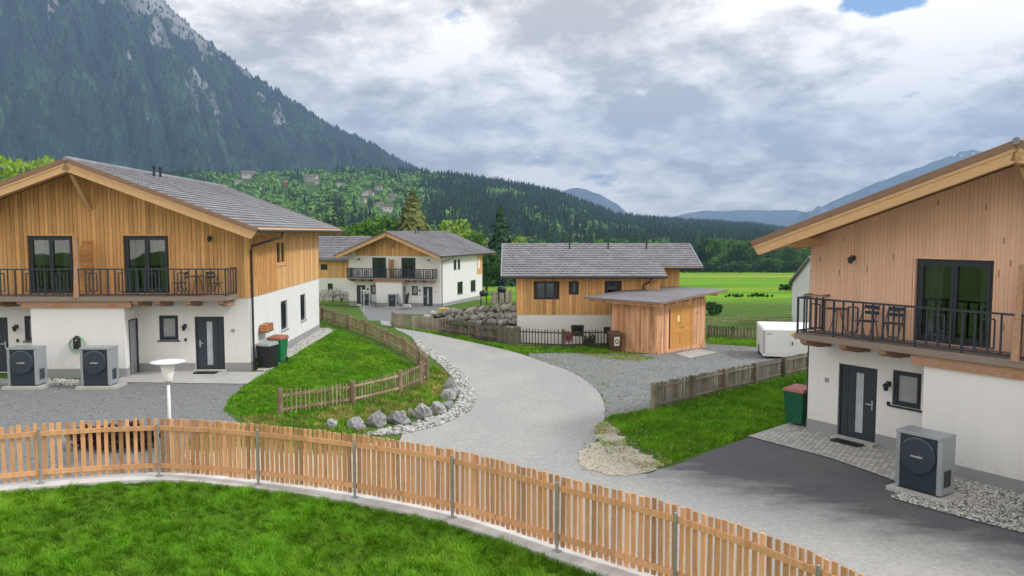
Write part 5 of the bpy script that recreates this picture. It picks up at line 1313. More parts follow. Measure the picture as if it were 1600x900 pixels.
def spruce(name, label, h, w, m, seed, whorls=26, per=15, drop=.35):
    r_ = np.random.default_rng(seed); t = thing(name, label, 'tree'); V, T, tn = [], [], []
    for k in range(whorls):
        f = (k + .3) / whorls; z = h * (.06 + .94 * f); R = w / 2 * ((1 - f) ** .85) * r_.uniform(.8, 1.12) + .1; n = max(5, int(per * (1 - f * .6)))
        a0 = r_.uniform(0, 6)
        for i in range(n):
            a = a0 + 2 * PI * i / n + r_.normal(0, .18); L = R * r_.uniform(.65, 1.1); dz_ = -drop * L * r_.uniform(.6, 1.4)
            for j in range(5):                                    # spray of small twig faces along the branch
                q0, q1 = j / 5, (j + 1.35) / 5; wd = (.16 + .18 * (1 - q0)) * min(1, L / 1.5) * r_.uniform(.7, 1.3) * w / 5
                sag = lambda q: dz_ * q * q + .12 * L * q * (1 - q) * 2
                aa = a + r_.normal(0, .1); c_, s_ = math.cos(aa), math.sin(aa)
                p0 = np.array([c_ * L * q0, s_ * L * q0, z + sag(q0)]); p1 = np.array([c_ * L * q1, s_ * L * q1, z + sag(q1) - .1 * r_.uniform(0, 1)])
                sd = np.array([-s_, c_, r_.uniform(-.7, .7)]) * wd; b = len(V)
                V += [p0 - sd, p1 * .5 + p0 * .5 - sd * 1.1 - np.array([0, 0, wd * .5]), p1, p0 * .5 + p1 * .5 + sd * 1.1 - np.array([0, 0, wd * .5]), p0 + sd]
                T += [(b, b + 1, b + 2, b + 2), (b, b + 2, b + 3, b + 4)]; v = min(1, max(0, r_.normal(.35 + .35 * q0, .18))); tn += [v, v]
    V = np.array(V); T = np.array(T); tri = np.array([[a, b, c] for a, b, c, d in T] + [[a, c, d] for a, b, c, d in T if c != d])
    tn2 = np.array(list(tn) + [tn[i] for i, q in enumerate(T) if q[2] != q[3]])
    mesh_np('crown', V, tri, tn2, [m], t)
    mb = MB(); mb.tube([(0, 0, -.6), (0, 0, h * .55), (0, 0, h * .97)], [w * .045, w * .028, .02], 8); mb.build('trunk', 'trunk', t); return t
def put(t, px, pyb, d, z=None):
    p = PD(px, pyb, d); t.location = (p[0], d, tz(p[0], d) if z is None else z); return t
# the two large single conifers
def top_h(px, pyt, d): p = PD(px, pyt, d); return p[2] - tz(p[0], d)
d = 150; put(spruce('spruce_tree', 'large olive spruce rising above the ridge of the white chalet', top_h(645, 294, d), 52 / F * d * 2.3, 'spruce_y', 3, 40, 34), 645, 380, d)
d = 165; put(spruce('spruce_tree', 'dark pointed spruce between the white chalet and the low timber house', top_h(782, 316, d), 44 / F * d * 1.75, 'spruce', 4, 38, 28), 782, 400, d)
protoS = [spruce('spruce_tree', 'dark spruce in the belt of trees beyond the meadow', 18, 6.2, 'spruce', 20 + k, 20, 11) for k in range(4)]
protoB = [broadleaf('broadleaf_tree', 'leafy tree in the belt of trees beyond the meadow', 13, 9.5, m, 40 + k, 26, 70, .42) for k, m in enumerate(['leaf', 'leaf_l', 'leaf_d', 'leaf'])]
used = set()
def plant(proto, px, pyt, d, label, group, wide=1.0, zoff=0):
    base = 18 if proto in protoS else 13
    p = PD(px, 400, d); z = tz(p[0], d) + zoff; h = PD(px, pyt, d)[2] - z; s = max(.25, h / base)
    loc = (p[0], d, z); rz = random.uniform(0, 6.28); scl = (s * wide, s * wide, s)
    if proto.name not in used: used.add(proto.name); proto.location = loc; proto.rotation_euler = (0, 0, rz); proto.scale = scl; proto['label'] = label; proto['group'] = group; return proto
    return dup(proto, loc, rz, scl, label, group)
# belt along the far edge of the meadow
belt = []
for i in range(76):
    px = 775 + i * 6.6 + random.uniform(-3, 3); con = noise.noise((px * .018, 2.0, 0)) + random.uniform(-.35, .35) < .12
    if px > 1085: con = random.random() < .25
    belt.append((px, con))
for px, con in belt:
    d = random.uniform(410, 470)
    if con: plant(random.choice(protoS), px, np.interp(px, [780, 900, 1000, 1085, 1280], [352, 356, 360, 368, 385]) + random.uniform(-6, 10), d, 'dark spruce in the tree belt at the far edge of the meadow', 'spruces in the tree belt beyond the meadow', random.uniform(.9, 1.3))
    else: plant(protoB[random.choice((0, 2, 2, 3))], px, np.interp(px, [780, 1085, 1150, 1280], [372, 372, 376, 392]) + random.uniform(-7, 10), d, 'leafy green tree in the tree belt at the far edge of the meadow', 'leafy trees in the tree belt beyond the meadow', random.uniform(.9, 1.3))
# shrubs at the foot of the belt
for i in range(34):
    px = 1060 + i * 6 + random.uniform(-3, 3); plant(protoB[random.choice((0, 2, 2))], px, random.uniform(404, 415), 402, 'low bush at the foot of the tree belt beyond the meadow', 'bushes at the foot of the tree belt', 1.6)
# dark spruce group and bright trees behind the golden chalet
for px, pyt, d in ((497, 318, 235), (511, 308, 240), (523, 301, 250), (537, 305, 240), (552, 322, 215), (485, 330, 240), (468, 322, 260), (452, 326, 270), (505, 332, 210), (530, 330, 215)):
    plant(random.choice(protoS), px, pyt, d, 'dark spruce in the group above the eave of the golden chalet', 'dark spruces behind the golden chalet', 1.15)
for px, pyt, d, k, w, lab in ((575, 345, 140, 0, 1.2, 'bright green tree behind the left roof slope of the white chalet'), (596, 338, 150, 0, 1.1, 'bright green tree above the gable of the white chalet'), (548, 352, 160, 3, 1.1, 'green tree behind the orange chalet'),
        (700, 347, 150, 1, 1.0, 'pale green tree behind the ridge of the white chalet'), (722, 346, 155, 1, 1.0, 'yellow green tree right of the pale tree behind the white chalet'), (742, 362, 145, 0, 1.0, 'bright bush above the right eave of the white chalet'),
        (812, 372, 175, 1, .9, 'yellow green tree right of the dark pointed spruce'), (760, 388, 130, 2, 1.2, 'green bush at the right eave end of the white chalet'), (618, 358, 160, 2, .9, 'mid green tree left of the large olive spruce'), (672, 357, 170, 3, .9, 'green tree right of the large olive spruce')):
    plant(protoB[k], px, pyt, d, lab, 'broadleaf trees around the white chalet', w)
for px, pyt, d, k, lab in ((8, 252, 75, 1, 'bright spring tree at the left edge above the golden chalet roof'), (38, 257, 78, 1, 'second bright spring tree from the left edge above the roof'), (62, 260, 80, 1, 'bright spring tree left of the roof peak'), (80, 252, 84, 1, 'bright spring tree nearest the roof peak'), (-25, 248, 80, 1, 'bright spring tree cut by the left edge')):
    plant(protoB[k], px, pyt, d, lab, 'bright trees behind the left roof slope', .62)
# meadow shrubs
def shrub(name, label, loc, w, h, m, n=14, per=60, leaf=.09):
    t = thing(name, label, 'shrub', loc); a = RNG.uniform(0, 2 * PI, n); q = RNG.uniform(0, .42, n) * w
    V, T, tn = leaf_cloud(np.column_stack([q * np.cos(a), q * np.sin(a) * .7, RNG.uniform(.25, .75, n) * h]), np.full(n, min(w, h) * .26), per, leaf)
    mesh_np('foliage', V, T, tn, [m], t); mb = MB()
    for k in range(5): mb.tube([(0, 0, -.1), (q[k] * math.cos(a[k]), q[k] * math.sin(a[k]), h * .6)], [.02, .008], 5)
    mb.build('stem', 'trunk', t); return t
for px, py, w, h, lab in ((1228, 455, 3.0, 1.3, 'dark green shrub in the meadow beside the small white house'), (1190, 464, 4.5, .5, 'low dark bushes in a hollow of the meadow'), (1150, 464, 4.5, .4, 'low scrub left of the dark meadow bushes'), (1112, 492, 2.6, 1.3, 'dark bush at the corner of the shed before the meadow')):
    g = G(px, py); shrub('shrub', lab, tuple(g), w, h, 'leaf_d', 18, 70, .16)
g = G(890, 543); shrub('flowering_shrub', 'red blossoming shrub behind the brown picket fence', (g[0], g[1] + .6, g[2]), .8, 1.2, 'redflower', 14, 50, .05)
g = G(922, 543); shrub('shrub', 'small green bush behind the right end of the brown picket fence', (g[0], g[1] + .6, g[2]), .8, .8, 'leaf_d', 12, 50, .06)
for px, lab in ((506, 'white blossoming bush nearest the golden chalet corner'), (520, 'white blossoming bush in the middle behind the short stake fence'), (534, 'white blossoming bush beside the white chalet balcony')):
    p = PD(px, 466, 86); shrub('flowering_shrub', lab, (p[0], 86, p[2] - .3), 1.5, 1.7, 'whiteblossom', 12, 40, .09)
for px, w in ((128, 1.0), (160, 1.1), (190, 1.1), (222, .9)):
    p = G(px, 702); shrub('dark_shrub', {128: 'dark red low shrub behind the picket fence, leftmost of its row', 160: 'dark red low shrub second from the left behind the picket fence', 190: 'dark red low shrub third from the left behind the picket fence', 222: 'dark red low shrub nearest the street lamp behind the picket fence'}[px], tuple(p), w * 1.15, .72, 'darkshrub', 16, 70, .05)
g = G(402, 578); shrub('shrub', 'thin green plant beside the downpipe of the golden chalet', (g[0], g[1] + .1, g[2]), .3, .6, 'leaf_d', 7, 30, .03)
# ------------------------------------------------------------------ forested hill with the village
HX = [-160, 100, 300, 400, 500, 560, 640, 700, 760, 820, 870, 920, 960, 1000, 1100, 1180, 1250, 1350]
HYp = [300, 298, 286, 282, 275, 272, 275, 280, 287, 296, 308, 327, 340, 346, 352, 357, 366, 372]
def hill_r1(px): return np.interp(px, [300, 900, 1200, 1350], [1250, 1550, 2300, 2500])
R0 = 455.0
def hill_z(px, t):
    """t: 0 foot .. 1 ridge .. 1.35 behind"""
    r1 = hill_r1(px); r = R0 + (r1 - R0) * t
    zr = CAMZ + (-np.tan(np.arctan((np.interp(px, HX, HYp) - 450) / F) + PITCH)) * r1 * 1.0
    s = np.where(t <= 1, np.power(np.clip(t, 0, 1), 1.15), 1 - (t - 1) * 1.4)
    foot = -18.5
    return r, foot + (zr - foot) * s
def az(px): return np.arctan((np.asarray(px, float) - 800) / (F * CP))
def polar_mesh(name, pxs, ts, fn, mats, mi_fn=None):
    PX, Tt = np.meshgrid(pxs, ts); r, z = fn(PX, Tt); a = az(PX); X, Y = r * np.sin(a), r * np.cos(a)
    V = np.column_stack([X.ravel(), Y.ravel(), z.ravel()]); nx, ny = len(pxs), len(ts)
    i = np.arange(ny - 1)[:, None] * nx + np.arange(nx - 1)[None]; Q = np.stack([i, i + 1, i + nx + 1, i + nx], -1).reshape(-1, 4)
    mi = mi_fn(PX, Tt, z).reshape(ny, nx)[:-1, :-1].ravel() if mi_fn else None
    o = mesh_np(name, V, Q, np.full(len(Q), .5), mats, mi=mi, smooth=True); return tag(o, kind='structure')
def n2(x, y, s=0.0): return np.vectorize(lambda a, b: noise.noise((a, b, s)))(x, y)
def hill_fn(PX, Tt):
    r, z = hill_z(PX, Tt); return r, z + 7 * n2(PX * .02, Tt * 5, 1.0) * np.clip(Tt * 2, 0, 1) * np.clip(1.2 - Tt, .2, 1)
polar_mesh('hill', np.arange(-160, 1351, 9), np.concatenate([np.linspace(-.02, 1, 40), [1.12, 1.3]]), hill_fn, ['hillsoil'])
def lowpoly_forest(name, pts, hs, ws, kind, tones, mats, label):
    """kind 0 conifer, 1 broadleaf; many small faces per tree"""
    Vs, Ts, tn, mi = [], [], [], []; off = 0
    for kd in (0, 1, 2):
        k = kind == kd; p, h, w, t0 = pts[k], hs[k], ws[k], tones[k]; n = len(p)
        if n == 0: continue
        if kd != 1:
            L, S = 7, 6; a = RNG.uniform(0, 2 * PI, (n, L, 1)) + np.arange(S)[None, None] * 2 * PI / S + RNG.normal(0, .2, (n, L, S)); f = (np.arange(L) / L)[None, :, None]
            R = w[:, None, None] / 2 * (1 - f) ** .9 * RNG.uniform(.65, 1.2, (n, L, S)) + .15
            zb = h[:, None, None] * (.05 + .9 * f) + RNG.normal(0, .02, (n, L, S)) * h[:, None, None]; zt = zb + h[:, None, None] * .24 * (1 - .3 * f)
            da = .62
            A = np.stack([R * np.cos(a - da), R * np.sin(a - da), zb], -1); B = np.stack([R * np.cos(a + da), R * np.sin(a + da), zb + 0 * R], -1); Cc = np.stack([.05 * R * np.cos(a), .05 * R * np.sin(a), zt], -1)
            V = np.stack([A, B, Cc], 3) + p[:, None, None, None]; m_ = L * S
        else:
            m_ = 46; d = RNG.normal(size=(n, m_, 3)); d[..., 2] = np.abs(d[..., 2]) * 1.0 - .25; d /= np.linalg.norm(d, axis=-1)[..., None]
            lump = 1 + .3 * np.sin(d[..., 0] * 4 + p[:, :1] * 3) * np.cos(d[..., 1] * 4 + p[:, 1:2] * 2)
            c = d * np.stack([w / 2, w / 2, h * .55], -1)[:, None] * (RNG.uniform(.6, 1.0, (n, m_)) * lump)[..., None] + np.array([0, 0, 1]) * (h * .42)[:, None, None]
            u = RNG.normal(size=(n, m_, 3)); u -= (u * d).sum(-1)[..., None] * d * .7; u /= np.linalg.norm(u, axis=-1)[..., None]; v = np.cross(d, u); s = (w * .24)[:, None, None] * RNG.uniform(.6, 1.3, (n, m_, 1))
            V = np.stack([c - u * s - v * s * .6, c + u * s - v * s * .6, c + v * s], 2) + p[:, None, None]
        V = V.reshape(-1, 3); q = np.arange(len(V)).reshape(-1, 3) + off; off += len(V); Vs.append(V); Ts.append(q)
        tn.append(np.clip(np.repeat(t0, m_) + RNG.normal(0, .1, len(q)), 0, 1)); mi.append(np.full(len(q), kd))
    o = mesh_np(name, np.concatenate(Vs), np.concatenate(Ts), np.concatenate(tn), mats, mi=np.concatenate(mi)); return tag(o, label, 'forest', kind='stuff')
# village houses
VH = [(342, 271, 15, 1), (388, 277, 20, 0), (415, 273, 15, 2), (434, 273, 15, 0), (449, 289, 13, 3), (487, 282, 19, 0), (498, 286, 12, 0), (530, 290, 10, 0), (543, 288, 9, 1), (568, 304, 10, 0), (575, 302, 9, 1), (566, 315, 11, 0), (592, 295, 11, 0), (612, 311, 17, 0), (594, 321, 10, 0), (604, 328, 17, 2), (372, 287, 12, 0), (412, 295, 11, 1), (580, 304, 8, 0), (893, 350, 7, 1), (946, 361, 8, 1)]
def hill_hit(px, py):
    for t in np.linspace(.02, 1, 300):
        r, z = hill_fn(np.array([[px]], float), np.array([[t]])); q = PR(px, py, float(r[0, 0]))
        if float(z[0, 0]) >= q[2]: return q, t
    return None, 1
vlabs = ['westernmost village house on the hill, white chapel like gable', 'long low village building above the golden roof ridge', 'brown roofed village house on the hill left of a white one', 'white village house near the top of the hill', 'orange red village house set lower on the hill', 'wide dark roofed village house left of the spruces', 'white village house beside the wide dark roof', 'small pale village house among the upper trees', 'tiny white village house right of the small pale one', 'white village cottage in the middle of the gardens', 'second white cottage in the middle of the gardens', 'pale village cottage below the two white cottages', 'grey roofed village house high on the right', 'broad pale village house left of the olive spruce top', 'small village house below the broad pale house', 'brown roofed village house lowest on the slope', 'pale village house just above the golden chalet ridge', 'white village hut below the long low building', 'narrow white cottage beside the garden cottages', 'lone white house on the wooded slope above the timber house', 'lone white hut on the slope right of the lone house']
vpos = []
for (px, py, w, kd), lab in zip(VH, vlabs):
    q, t = hill_hit(px, py + 2)
    if q is None: continue
    r = math.hypot(q[0], q[1]); W = w / F * r * .95; D = W * .7; h = W * .34
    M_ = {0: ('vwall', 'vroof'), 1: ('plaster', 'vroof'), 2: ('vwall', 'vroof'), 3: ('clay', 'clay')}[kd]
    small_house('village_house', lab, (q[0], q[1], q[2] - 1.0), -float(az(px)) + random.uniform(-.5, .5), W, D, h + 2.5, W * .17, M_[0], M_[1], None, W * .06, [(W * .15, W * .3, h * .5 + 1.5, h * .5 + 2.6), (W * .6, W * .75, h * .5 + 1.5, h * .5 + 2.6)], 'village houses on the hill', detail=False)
    vpos.append((px, t, w))
# hill forest
NT = 26000
px = RNG.uniform(150, 1345, NT); u = RNG.uniform(0, 1, NT); r1 = hill_r1(px); r = np.sqrt(R0 ** 2 + u * ((r1 * 1.04) ** 2 - R0 ** 2)); t = (r - R0) / (r1 - R0)
keep = RNG.uniform(0, 1, NT) < .35 + .65 * (r1 / 2500)
vill = np.exp(-((px - 470) / 190) ** 2) * np.exp(-((t - .62) / .42) ** 2) * (px < 660)
den = n2(px * .03, t * 14, 5.0)
keep &= ~((vill > .3) & (den < -.12))
for (vx, vt, vw) in vpos: keep &= ~((np.abs(px - vx) < vw * .6) & (t > vt - .2) & (t < vt + .03))
px, t, r, vill = px[keep], t[keep], r[keep], vill[keep]
rr, zz = hill_fn(px[None], t[None]); zz = zz[0]
a = az(px); pts = np.column_stack([r * np.sin(a), r * np.cos(a), zz - .8])
sp = n2(px * .016, t * 6, 8.0) + RNG.normal(0, .22, len(px)); low = np.exp(-(t / .16) ** 2) * .25
con = (sp - vill * .75 - low * (px < 900) + .12 + .12 * (px > 680)) > 0
kind = np.where(con, 0, 1); ylw = (kind == 1) & ((n2(px * .05, t * 20, 2.0) + vill * .4 + RNG.normal(0, .15, len(px))) > .12)
hs = np.where(con, RNG.uniform(13, 21, len(px)), RNG.uniform(8, 13, len(px))); ws = np.where(con, hs * .36, hs * .95)
M['forest_c'] = leafmat('forest spruce', (.022, .06, .03), .5, .05); M['forest_b'] = leafmat('forest broadleaf', (.11, .23, .042), .55, .1)
M['mforest'] = leafmat('mountain forest', (.012, .034, .024), .6, .0); M['mforest_b'] = leafmat('mountain beech and sunlit patch', (.036, .082, .028), .5, .0)
lowpoly_forest('forest', pts, hs, ws, kind, np.clip(.45 + .5 * n2(px * .05, t * 20, 3.0) + RNG.normal(0, .15, len(px)) + .2 * ylw, 0, 1), ['forest_c', 'forest_b', 'forest_c'], 'mixed spruce and beech forest covering the hill')
# ------------------------------------------------------------------ mountains
MX = [-900, -500, -200, 0, 130, 200, 242, 258, 272, 290, 310, 332, 360, 400, 430, 470, 505, 535, 556, 585, 612, 640, 664, 690, 720]
MY = [40, -60, -75, -60, -50, -32, -6, 14, 34, 50, 66, 80, 100, 128, 146, 170, 192, 208, 216, 229, 245, 258, 271, 284, 300]
MR1, MR0 = 3000.0, 1750.0
def el_z(py, r): return CAMZ - np.tan(np.arctan((py - 450) / F) + PITCH) * r
def mtn_fn(PX, Tt):
    r = MR0 + (MR1 - MR0) * Tt + 260 * np.clip((500 - PX) / 700, 0, 1) * np.clip(1 - Tt, 0, 1) * -1
    zr = el_z(np.interp(PX, MX, MY), MR1); s = np.where(Tt <= 1, .25 * Tt + .75 * np.power(np.clip(Tt, 0, 1), 1.55), 1 - (Tt - 1) * 1.2)
    z = -22 + (zr + 22) * s
    w = np.clip(Tt * 1.6, 0, 1) * np.clip((1.02 - Tt) * 3.2, 0, 1)
    warp = PX * .011 + Tt * 1.2 + .35 * n2(PX * .008, Tt * 3, 2.2)
    gully = np.abs(n2(warp * 1.4, Tt * .9, 4.0)) ; g2 = np.abs(n2(warp * 4.2, Tt * 2.2, 6.0))
    z = z + w * (165 * (gully - .25) + 45 * (g2 - .25) + 40 * n2(PX * .028, Tt * 8, 7.0) + 22 * n2(PX * .07, Tt * 19, 7.5)) + np.where(Tt > .8, 10 * n2(PX * .11, Tt * 9, 9.0), 0)
    return r, z
def rockmask(PX, Tt):
    pyr = np.interp(PX, MX, MY); v = np.zeros(np.shape(PX)); n = n2(PX * .035, Tt * 10, 12.0) + .6 * n2(PX * .1, Tt * 26, 13.0)
    v = np.maximum(v, np.clip((Tt - .7) * 4.5, -.2, 1) * np.clip((345 - PX) / 110, 0, 1))            # bare summit
    for cx, ct, sx, st in ((322, .745, 26, .085), (345, .68, 16, .05), (268, .83, 12, .09), (255, .8, 9, .07), (283, .74, 8, .06), (333, .52, 3, .04), (240, .44, 7, .02), (318, .6, 8, .05), (415, .9, 12, .05), (440, .87, 8, .06), (130, .92, 40, .05)):
        v = np.maximum(v, np.exp(-((PX - cx) / sx) ** 2 - ((Tt - ct) / st) ** 2))
    v = np.maximum(v, np.clip((Tt - .93) * 14, 0, 1) * .75 * (PX < 430))
    return v + .65 * n > .52
pxs = np.concatenate([np.arange(-900, -60, 25), np.arange(-60, 721, 3.2)]); ts = np.concatenate([np.linspace(-.02, 1, 170), [1.08, 1.25, 1.6]])
polar_mesh('mountain', pxs, ts, mtn_fn, ['mtn', 'rock'], lambda PX, Tt, z: rockmask(PX, Tt).astype(int))
NM = 62000
px = RNG.uniform(-80, 718, NM); t = RNG.uniform(0, 1.0, NM) ** .9; rk = rockmask(px, t); keep = ~rk | (RNG.uniform(0, 1, NM) < .12)
keep &= RNG.uniform(0, 1, NM) < np.clip(1.45 - t * .75 * (px < 330), .3, 1)
px, t = px[keep], t[keep]; r, z = mtn_fn(px, t); a = az(px); n = len(px)
hs = RNG.uniform(15, 25, n) * np.clip(1.25 - .5 * t, .6, 1.2); ws = hs * RNG.uniform(.42, .6, n)
P = np.column_stack([r * np.sin(a), r * np.cos(a), z - 2]); S = 5; ang = RNG.uniform(0, 6.28, (n, 1)) + np.arange(S)[None] * 2 * PI / S
base = np.stack([ws[:, None] / 2 * np.cos(ang) * RNG.uniform(.7, 1.3, (n, S)), ws[:, None] / 2 * np.sin(ang) * RNG.uniform(.7, 1.3, (n, S)), RNG.uniform(0, .25, (n, S)) * hs[:, None]], -1) + P[:, None]
V = np.concatenate([base, (P + np.column_stack([np.zeros(n), np.zeros(n), hs]))[:, None]], 1).reshape(-1, 3); o_ = (np.arange(n) * (S + 1))[:, None]
T = np.stack([np.stack([o_[:, 0] + k, o_[:, 0] + (k + 1) % S, o_[:, 0] + S], -1) for k in range(S)], 1).reshape(-1, 3)
beech = (.6 * n2(px * .03, t * 9, 21.0) + .7 * n2(px * .1, t * 30, 22.0) + .75 * np.exp(-((px - 470) / 55) ** 2 - ((t - .25) / .2) ** 2) + RNG.normal(0, .12, n)) > .26  # random beech; the gaussian term paints a sunlit patch in lighter tree colour
tn = np.clip(.5 + .5 * n2(px * .05, t * 15, 23.0) + RNG.normal(0, .2, n), 0, 1)
tag(mesh_np('mountain_forest', V, T, np.repeat(tn, S), ['mforest', 'mforest_b'], mi=np.repeat(beech.astype(int), S)), 'dark forest covering the flank of the great mountain', 'forest', kind='stuff')
def far_ridge(name, X, Y, R, depth, amp, seed, snow=None, mats=('farm', 'snow')):
    def fn(PX, Tt):
        r = R - depth * (1 - Tt); zr = el_z(np.interp(PX, X, Y), R); z = -44 + (zr + 44) * np.where(Tt <= 1, np.clip(Tt, 0, 1) ** 1.25, 1 - (Tt - 1) * 1.5)
        w = np.clip(Tt * 2, 0, 1) * np.clip((1.03 - Tt) * 3, .04, 1)
        return r, z + w * amp * (np.abs(n2(PX * .02 + Tt * 1.3, Tt * 1.2, seed)) - .25 + .5 * n2(PX * .07, Tt * 5, seed + 1)) 
    polar_mesh(name, np.arange(X[0], X[-1] + 1, 3.0), np.concatenate([np.linspace(-.02, 1, 60), [1.1, 1.4]]), fn, list(mats), snow)
far_ridge('mountain', [1150, 1195, 1230, 1270, 1300, 1350, 1400, 1440, 1480, 1510, 1540, 1580, 1700, 1900], [364, 356, 345, 330, 317, 298, 281, 270, 257, 252, 256, 268, 286, 330], 8000, 2400, 230, 31.0,
          lambda PX, Tt, z: ((np.exp(-((PX - 1512) / 26) ** 2 - ((Tt - .95) / .06) ** 2) + np.exp(-((PX - 1478 - (1 - Tt) * 120) / 7) ** 2) * (Tt > .7) * .8 + 1.1 * n2(PX * .16, Tt * 34, 33.0)) > 1.3).astype(int))
far_ridge('mountain', [1180, 1230, 1290, 1350, 1420, 1480, 1560, 1700], [364, 354, 334, 314, 305, 302, 306, 330], 6400, 1100, 140, 35.0)
far_ridge('mountain', [845, 865, 880, 890, 903, 915, 924, 936, 950, 962, 972, 985, 1000, 1030], [330, 308, 298, 295, 293, 296, 301, 303, 313, 319, 327, 338, 348, 360], 7800, 1700, 140, 41.0)
far_ridge('mountain', [1010, 1040, 1075, 1100, 1130, 1160, 1200, 1240, 1280, 1330], [356, 341, 333, 330, 331, 329, 331, 330, 338, 352], 9200, 1200, 140, 51.0)
# ------------------------------------------------------------------ haze
mb = MB(); mb.box(-9480, 9480, -160, 9600, -52, 1330); hz = mb.build('haze', 'white'); hm = bpy.data.materials.new('valley haze'); hm.use_nodes = True
nt = hm.node_tree; nt.nodes.remove(nt.nodes['Principled BSDF']); pv = nt.nodes.new('ShaderNodeVolumePrincipled')
pv.inputs['Density'].default_value = HAZE; pv.inputs['Color'].default_value = (.4, .62, .98, 1); pv.inputs['Anisotropy'].default_value = .1
nt.links.new(pv.outputs[0], nt.nodes['Material Output'].inputs['Volume']); hz.data.materials.clear(); hz.data.materials.append(hm); hm.cycles.volume_sampling = 'DISTANCE'; hm.cycles.homogeneous_volume = True; hz['kind'] = 'stuff'; hz['label'] = 'blue valley haze'; hz['category'] = 'haze'
# ------------------------------------------------------------------ sky and sun
SUN = Vector((.8, -.14, .75)).normalized()
el = math.asin(SUN.z); rot = math.atan2(SUN.x, SUN.y)
w = bpy.data.worlds.new('World'); sc.world = w; w.use_nodes = True; nt = w.node_tree; bg = nt.nodes['Background']
sky = N(nt, 'ShaderNodeTexSky', sky_type='NISHITA'); sky.sun_disc = False; sky.sun_elevation = el; sky.sun_rotation = rot; sky.air_density = 1.0; sky.dust_density = .6
tc = N(nt, 'ShaderNodeTexCoord'); sep = N(nt, 'ShaderNodeSeparateXYZ'); nt.links.new(tc.outputs['Generated'], sep.inputs[0])
SKC = .3
zc = mth(nt, 'MAXIMUM', sep.outputs[2], 0.0); den = mth(nt, 'ADD', zc, SKC)
def planev(k=1.0, ox=0.0, oy=0.0):
    cb = N(nt, 'ShaderNodeCombineXYZ')
    for q, o in ((0, CLX + ox), (1, CLY + oy)): nt.links.new(mth(nt, 'ADD', mth(nt, 'MULTIPLY', mth(nt, 'DIVIDE', sep.outputs[q], den), k), o), cb.inputs[q])
    return cb.outputs[0]
def cloud(vec, scale, detail, z, rough=.55, dist=0.0):
    n = N(nt, 'ShaderNodeTexNoise', noise_dimensions='4D'); n.inputs['Scale'].default_value = scale; n.inputs['Detail'].default_value = detail; n.inputs['Roughness'].default_value = rough
    n.inputs['W'].default_value = z; n.inputs['Distortion'].default_value = dist; nt.links.new(vec, n.inputs['Vector']); return n.outputs[0]
def add(*a):
    r = a[0]
    for b in a[1:]: r = mth(nt, 'ADD', r, b)
    return r
def scl(a, k, sub_=0.0): return mth(nt, 'MULTIPLY', mth(nt, 'SUBTRACT', a, sub_) if sub_ else a, k)
pv0, pv1 = planev(), planev(.94, .012)
S0 = 4.8
c0 = cloud(pv0, S0, 10, 1.7, .6, .1); c1 = cloud(pv1, S0, 10, 1.7, .6, .1)
big = cloud(pv0, 1.6, 3, 5.2, .5); big1 = cloud(planev(.88), 1.6, 3, 5.2, .5); fine = cloud(pv0, 16, 8, 2.2, .7)
dens_ = add(c0, scl(big, .5, .5), scl(fine, .12, .5))
def hole(px, py, r0, amt):                                            # a gap in the cloud deck
    d = ray(px, py); d = d / np.linalg.norm(d); hx, hy = d[0] / (d[2] + SKC), d[1] / (d[2] + SKC)
    dx = mth(nt, 'SUBTRACT', mth(nt, 'DIVIDE', sep.outputs[0], den), float(hx)); dy = mth(nt, 'SUBTRACT', mth(nt, 'DIVIDE', sep.outputs[1], den), float(hy))
    q = mth(nt, 'SQRT', mth(nt, 'ADD', mth(nt, 'MULTIPLY', dx, dx), mth(nt, 'MULTIPLY', dy, dy))); return mrange(nt, q, r0 * .3, r0, amt, 0)
for hxy in ((1375, -6, .105, .42), (612, 128, .07, .14), (690, 160, .07, .12)): dens_ = mth(nt, 'SUBTRACT', dens_, hole(*hxy))
cover = mrange(nt, dens_, .27, .36, 0, 1)
lit = add(scl(mth(nt, 'SUBTRACT', c0, c1), 3.0), scl(mth(nt, 'SUBTRACT', big, big1), 1.6))
val = add(lit, scl(mrange(nt, add(c0, scl(big, .9, .5)), .36, .7, 1, 0), .95), scl(fine, .8, .5))
vr = mrange(nt, val, .14, .8, 0, 1)
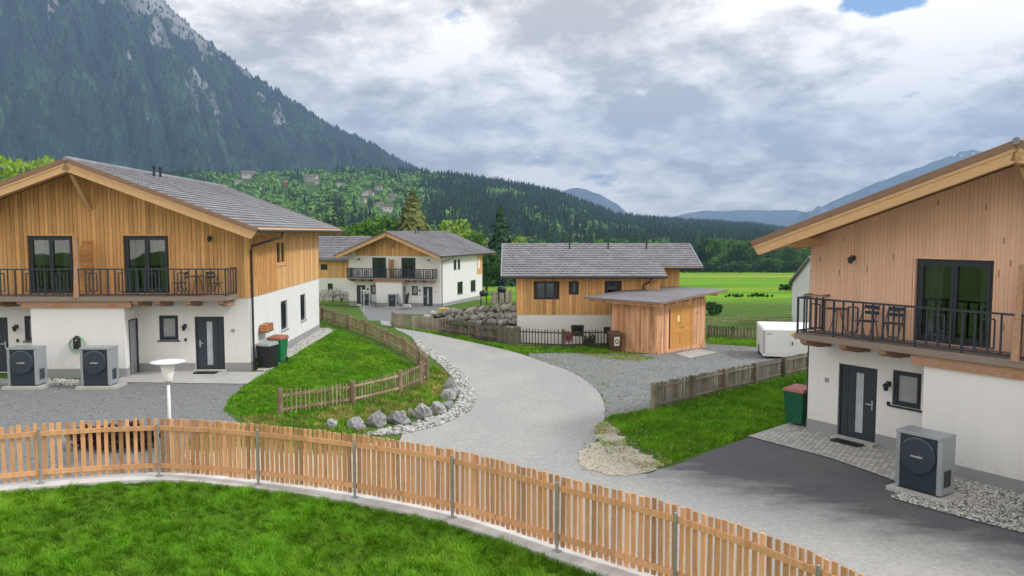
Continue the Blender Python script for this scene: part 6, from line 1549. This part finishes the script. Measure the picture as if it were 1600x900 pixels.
rmp = N(nt, 'ShaderNodeValToRGB'); nt.links.new(vr, rmp.inputs[0]); e = rmp.color_ramp.elements
e[0].position = 0; e[0].color = (7.0, 6.35, 5.6, 1); e[1].position = 1; e[1].color = (16.2, 15.0, 13.5, 1)
q = e.new(.45); q.color = (10.8, 9.95, 8.9, 1)
ccol = rmp.outputs[0]
zen = mrange(nt, sep.outputs[2], .4, .95, 1, 1.0)
mu = N(nt, 'ShaderNodeMix', data_type='RGBA', blend_type='MULTIPLY'); mu.inputs[0].default_value = 1; nt.links.new(ccol, mu.inputs[6]); nt.links.new(mixc(nt, mrange(nt, sep.outputs[2], .3, .8, 0, 1), (1, 1, 1), (.86, .96, 1.12)), mu.inputs[7])
blue = mixc(nt, .75, sky.outputs[0], (2.6, 5.2, 9.5))
skyc = mixc(nt, cover, blue, mu.outputs[2])
skyc = mixc(nt, mrange(nt, sep.outputs[2], .0, .06, .4, 0), skyc, (11.6, 10.9, 9.8))
nt.links.new(skyc, bg.inputs['Color']); bg.inputs['Strength'].default_value = .085
sl = bpy.data.lights.new('sun', 'SUN'); sl.energy = 1.8; sl.angle = math.radians(8); sl.color = (1, .985, .97)
so_ = bpy.data.objects.new('sun', sl); C.objects.link(so_); so_.rotation_euler = SUN.to_track_quat('Z', 'Y').to_euler(); so_.location = (30, -20, 60)
# ------------------------------------------------------------------ render settings
sc.view_settings.view_transform = 'Standard'; sc.view_settings.look = 'None'; sc.view_settings.exposure = EXPO; sc.view_settings.gamma = 1
sc.render.engine = 'CYCLES'; sc.cycles.max_bounces = 6; sc.cycles.diffuse_bounces = 3; sc.cycles.glossy_bounces = 3; sc.cycles.transmission_bounces = 4; sc.cycles.volume_bounces = 0; sc.cycles.transparent_max_bounces = 6
sc.cycles.sample_clamp_indirect = 8
try:
    sc.cycles.use_denoising = True; sc.cycles.denoiser = 'OPENIMAGEDENOISE'; sc.cycles.denoising_input_passes = 'RGB_ALBEDO_NORMAL'; sc.cycles.denoising_prefilter = 'NONE'
except Exception: pass
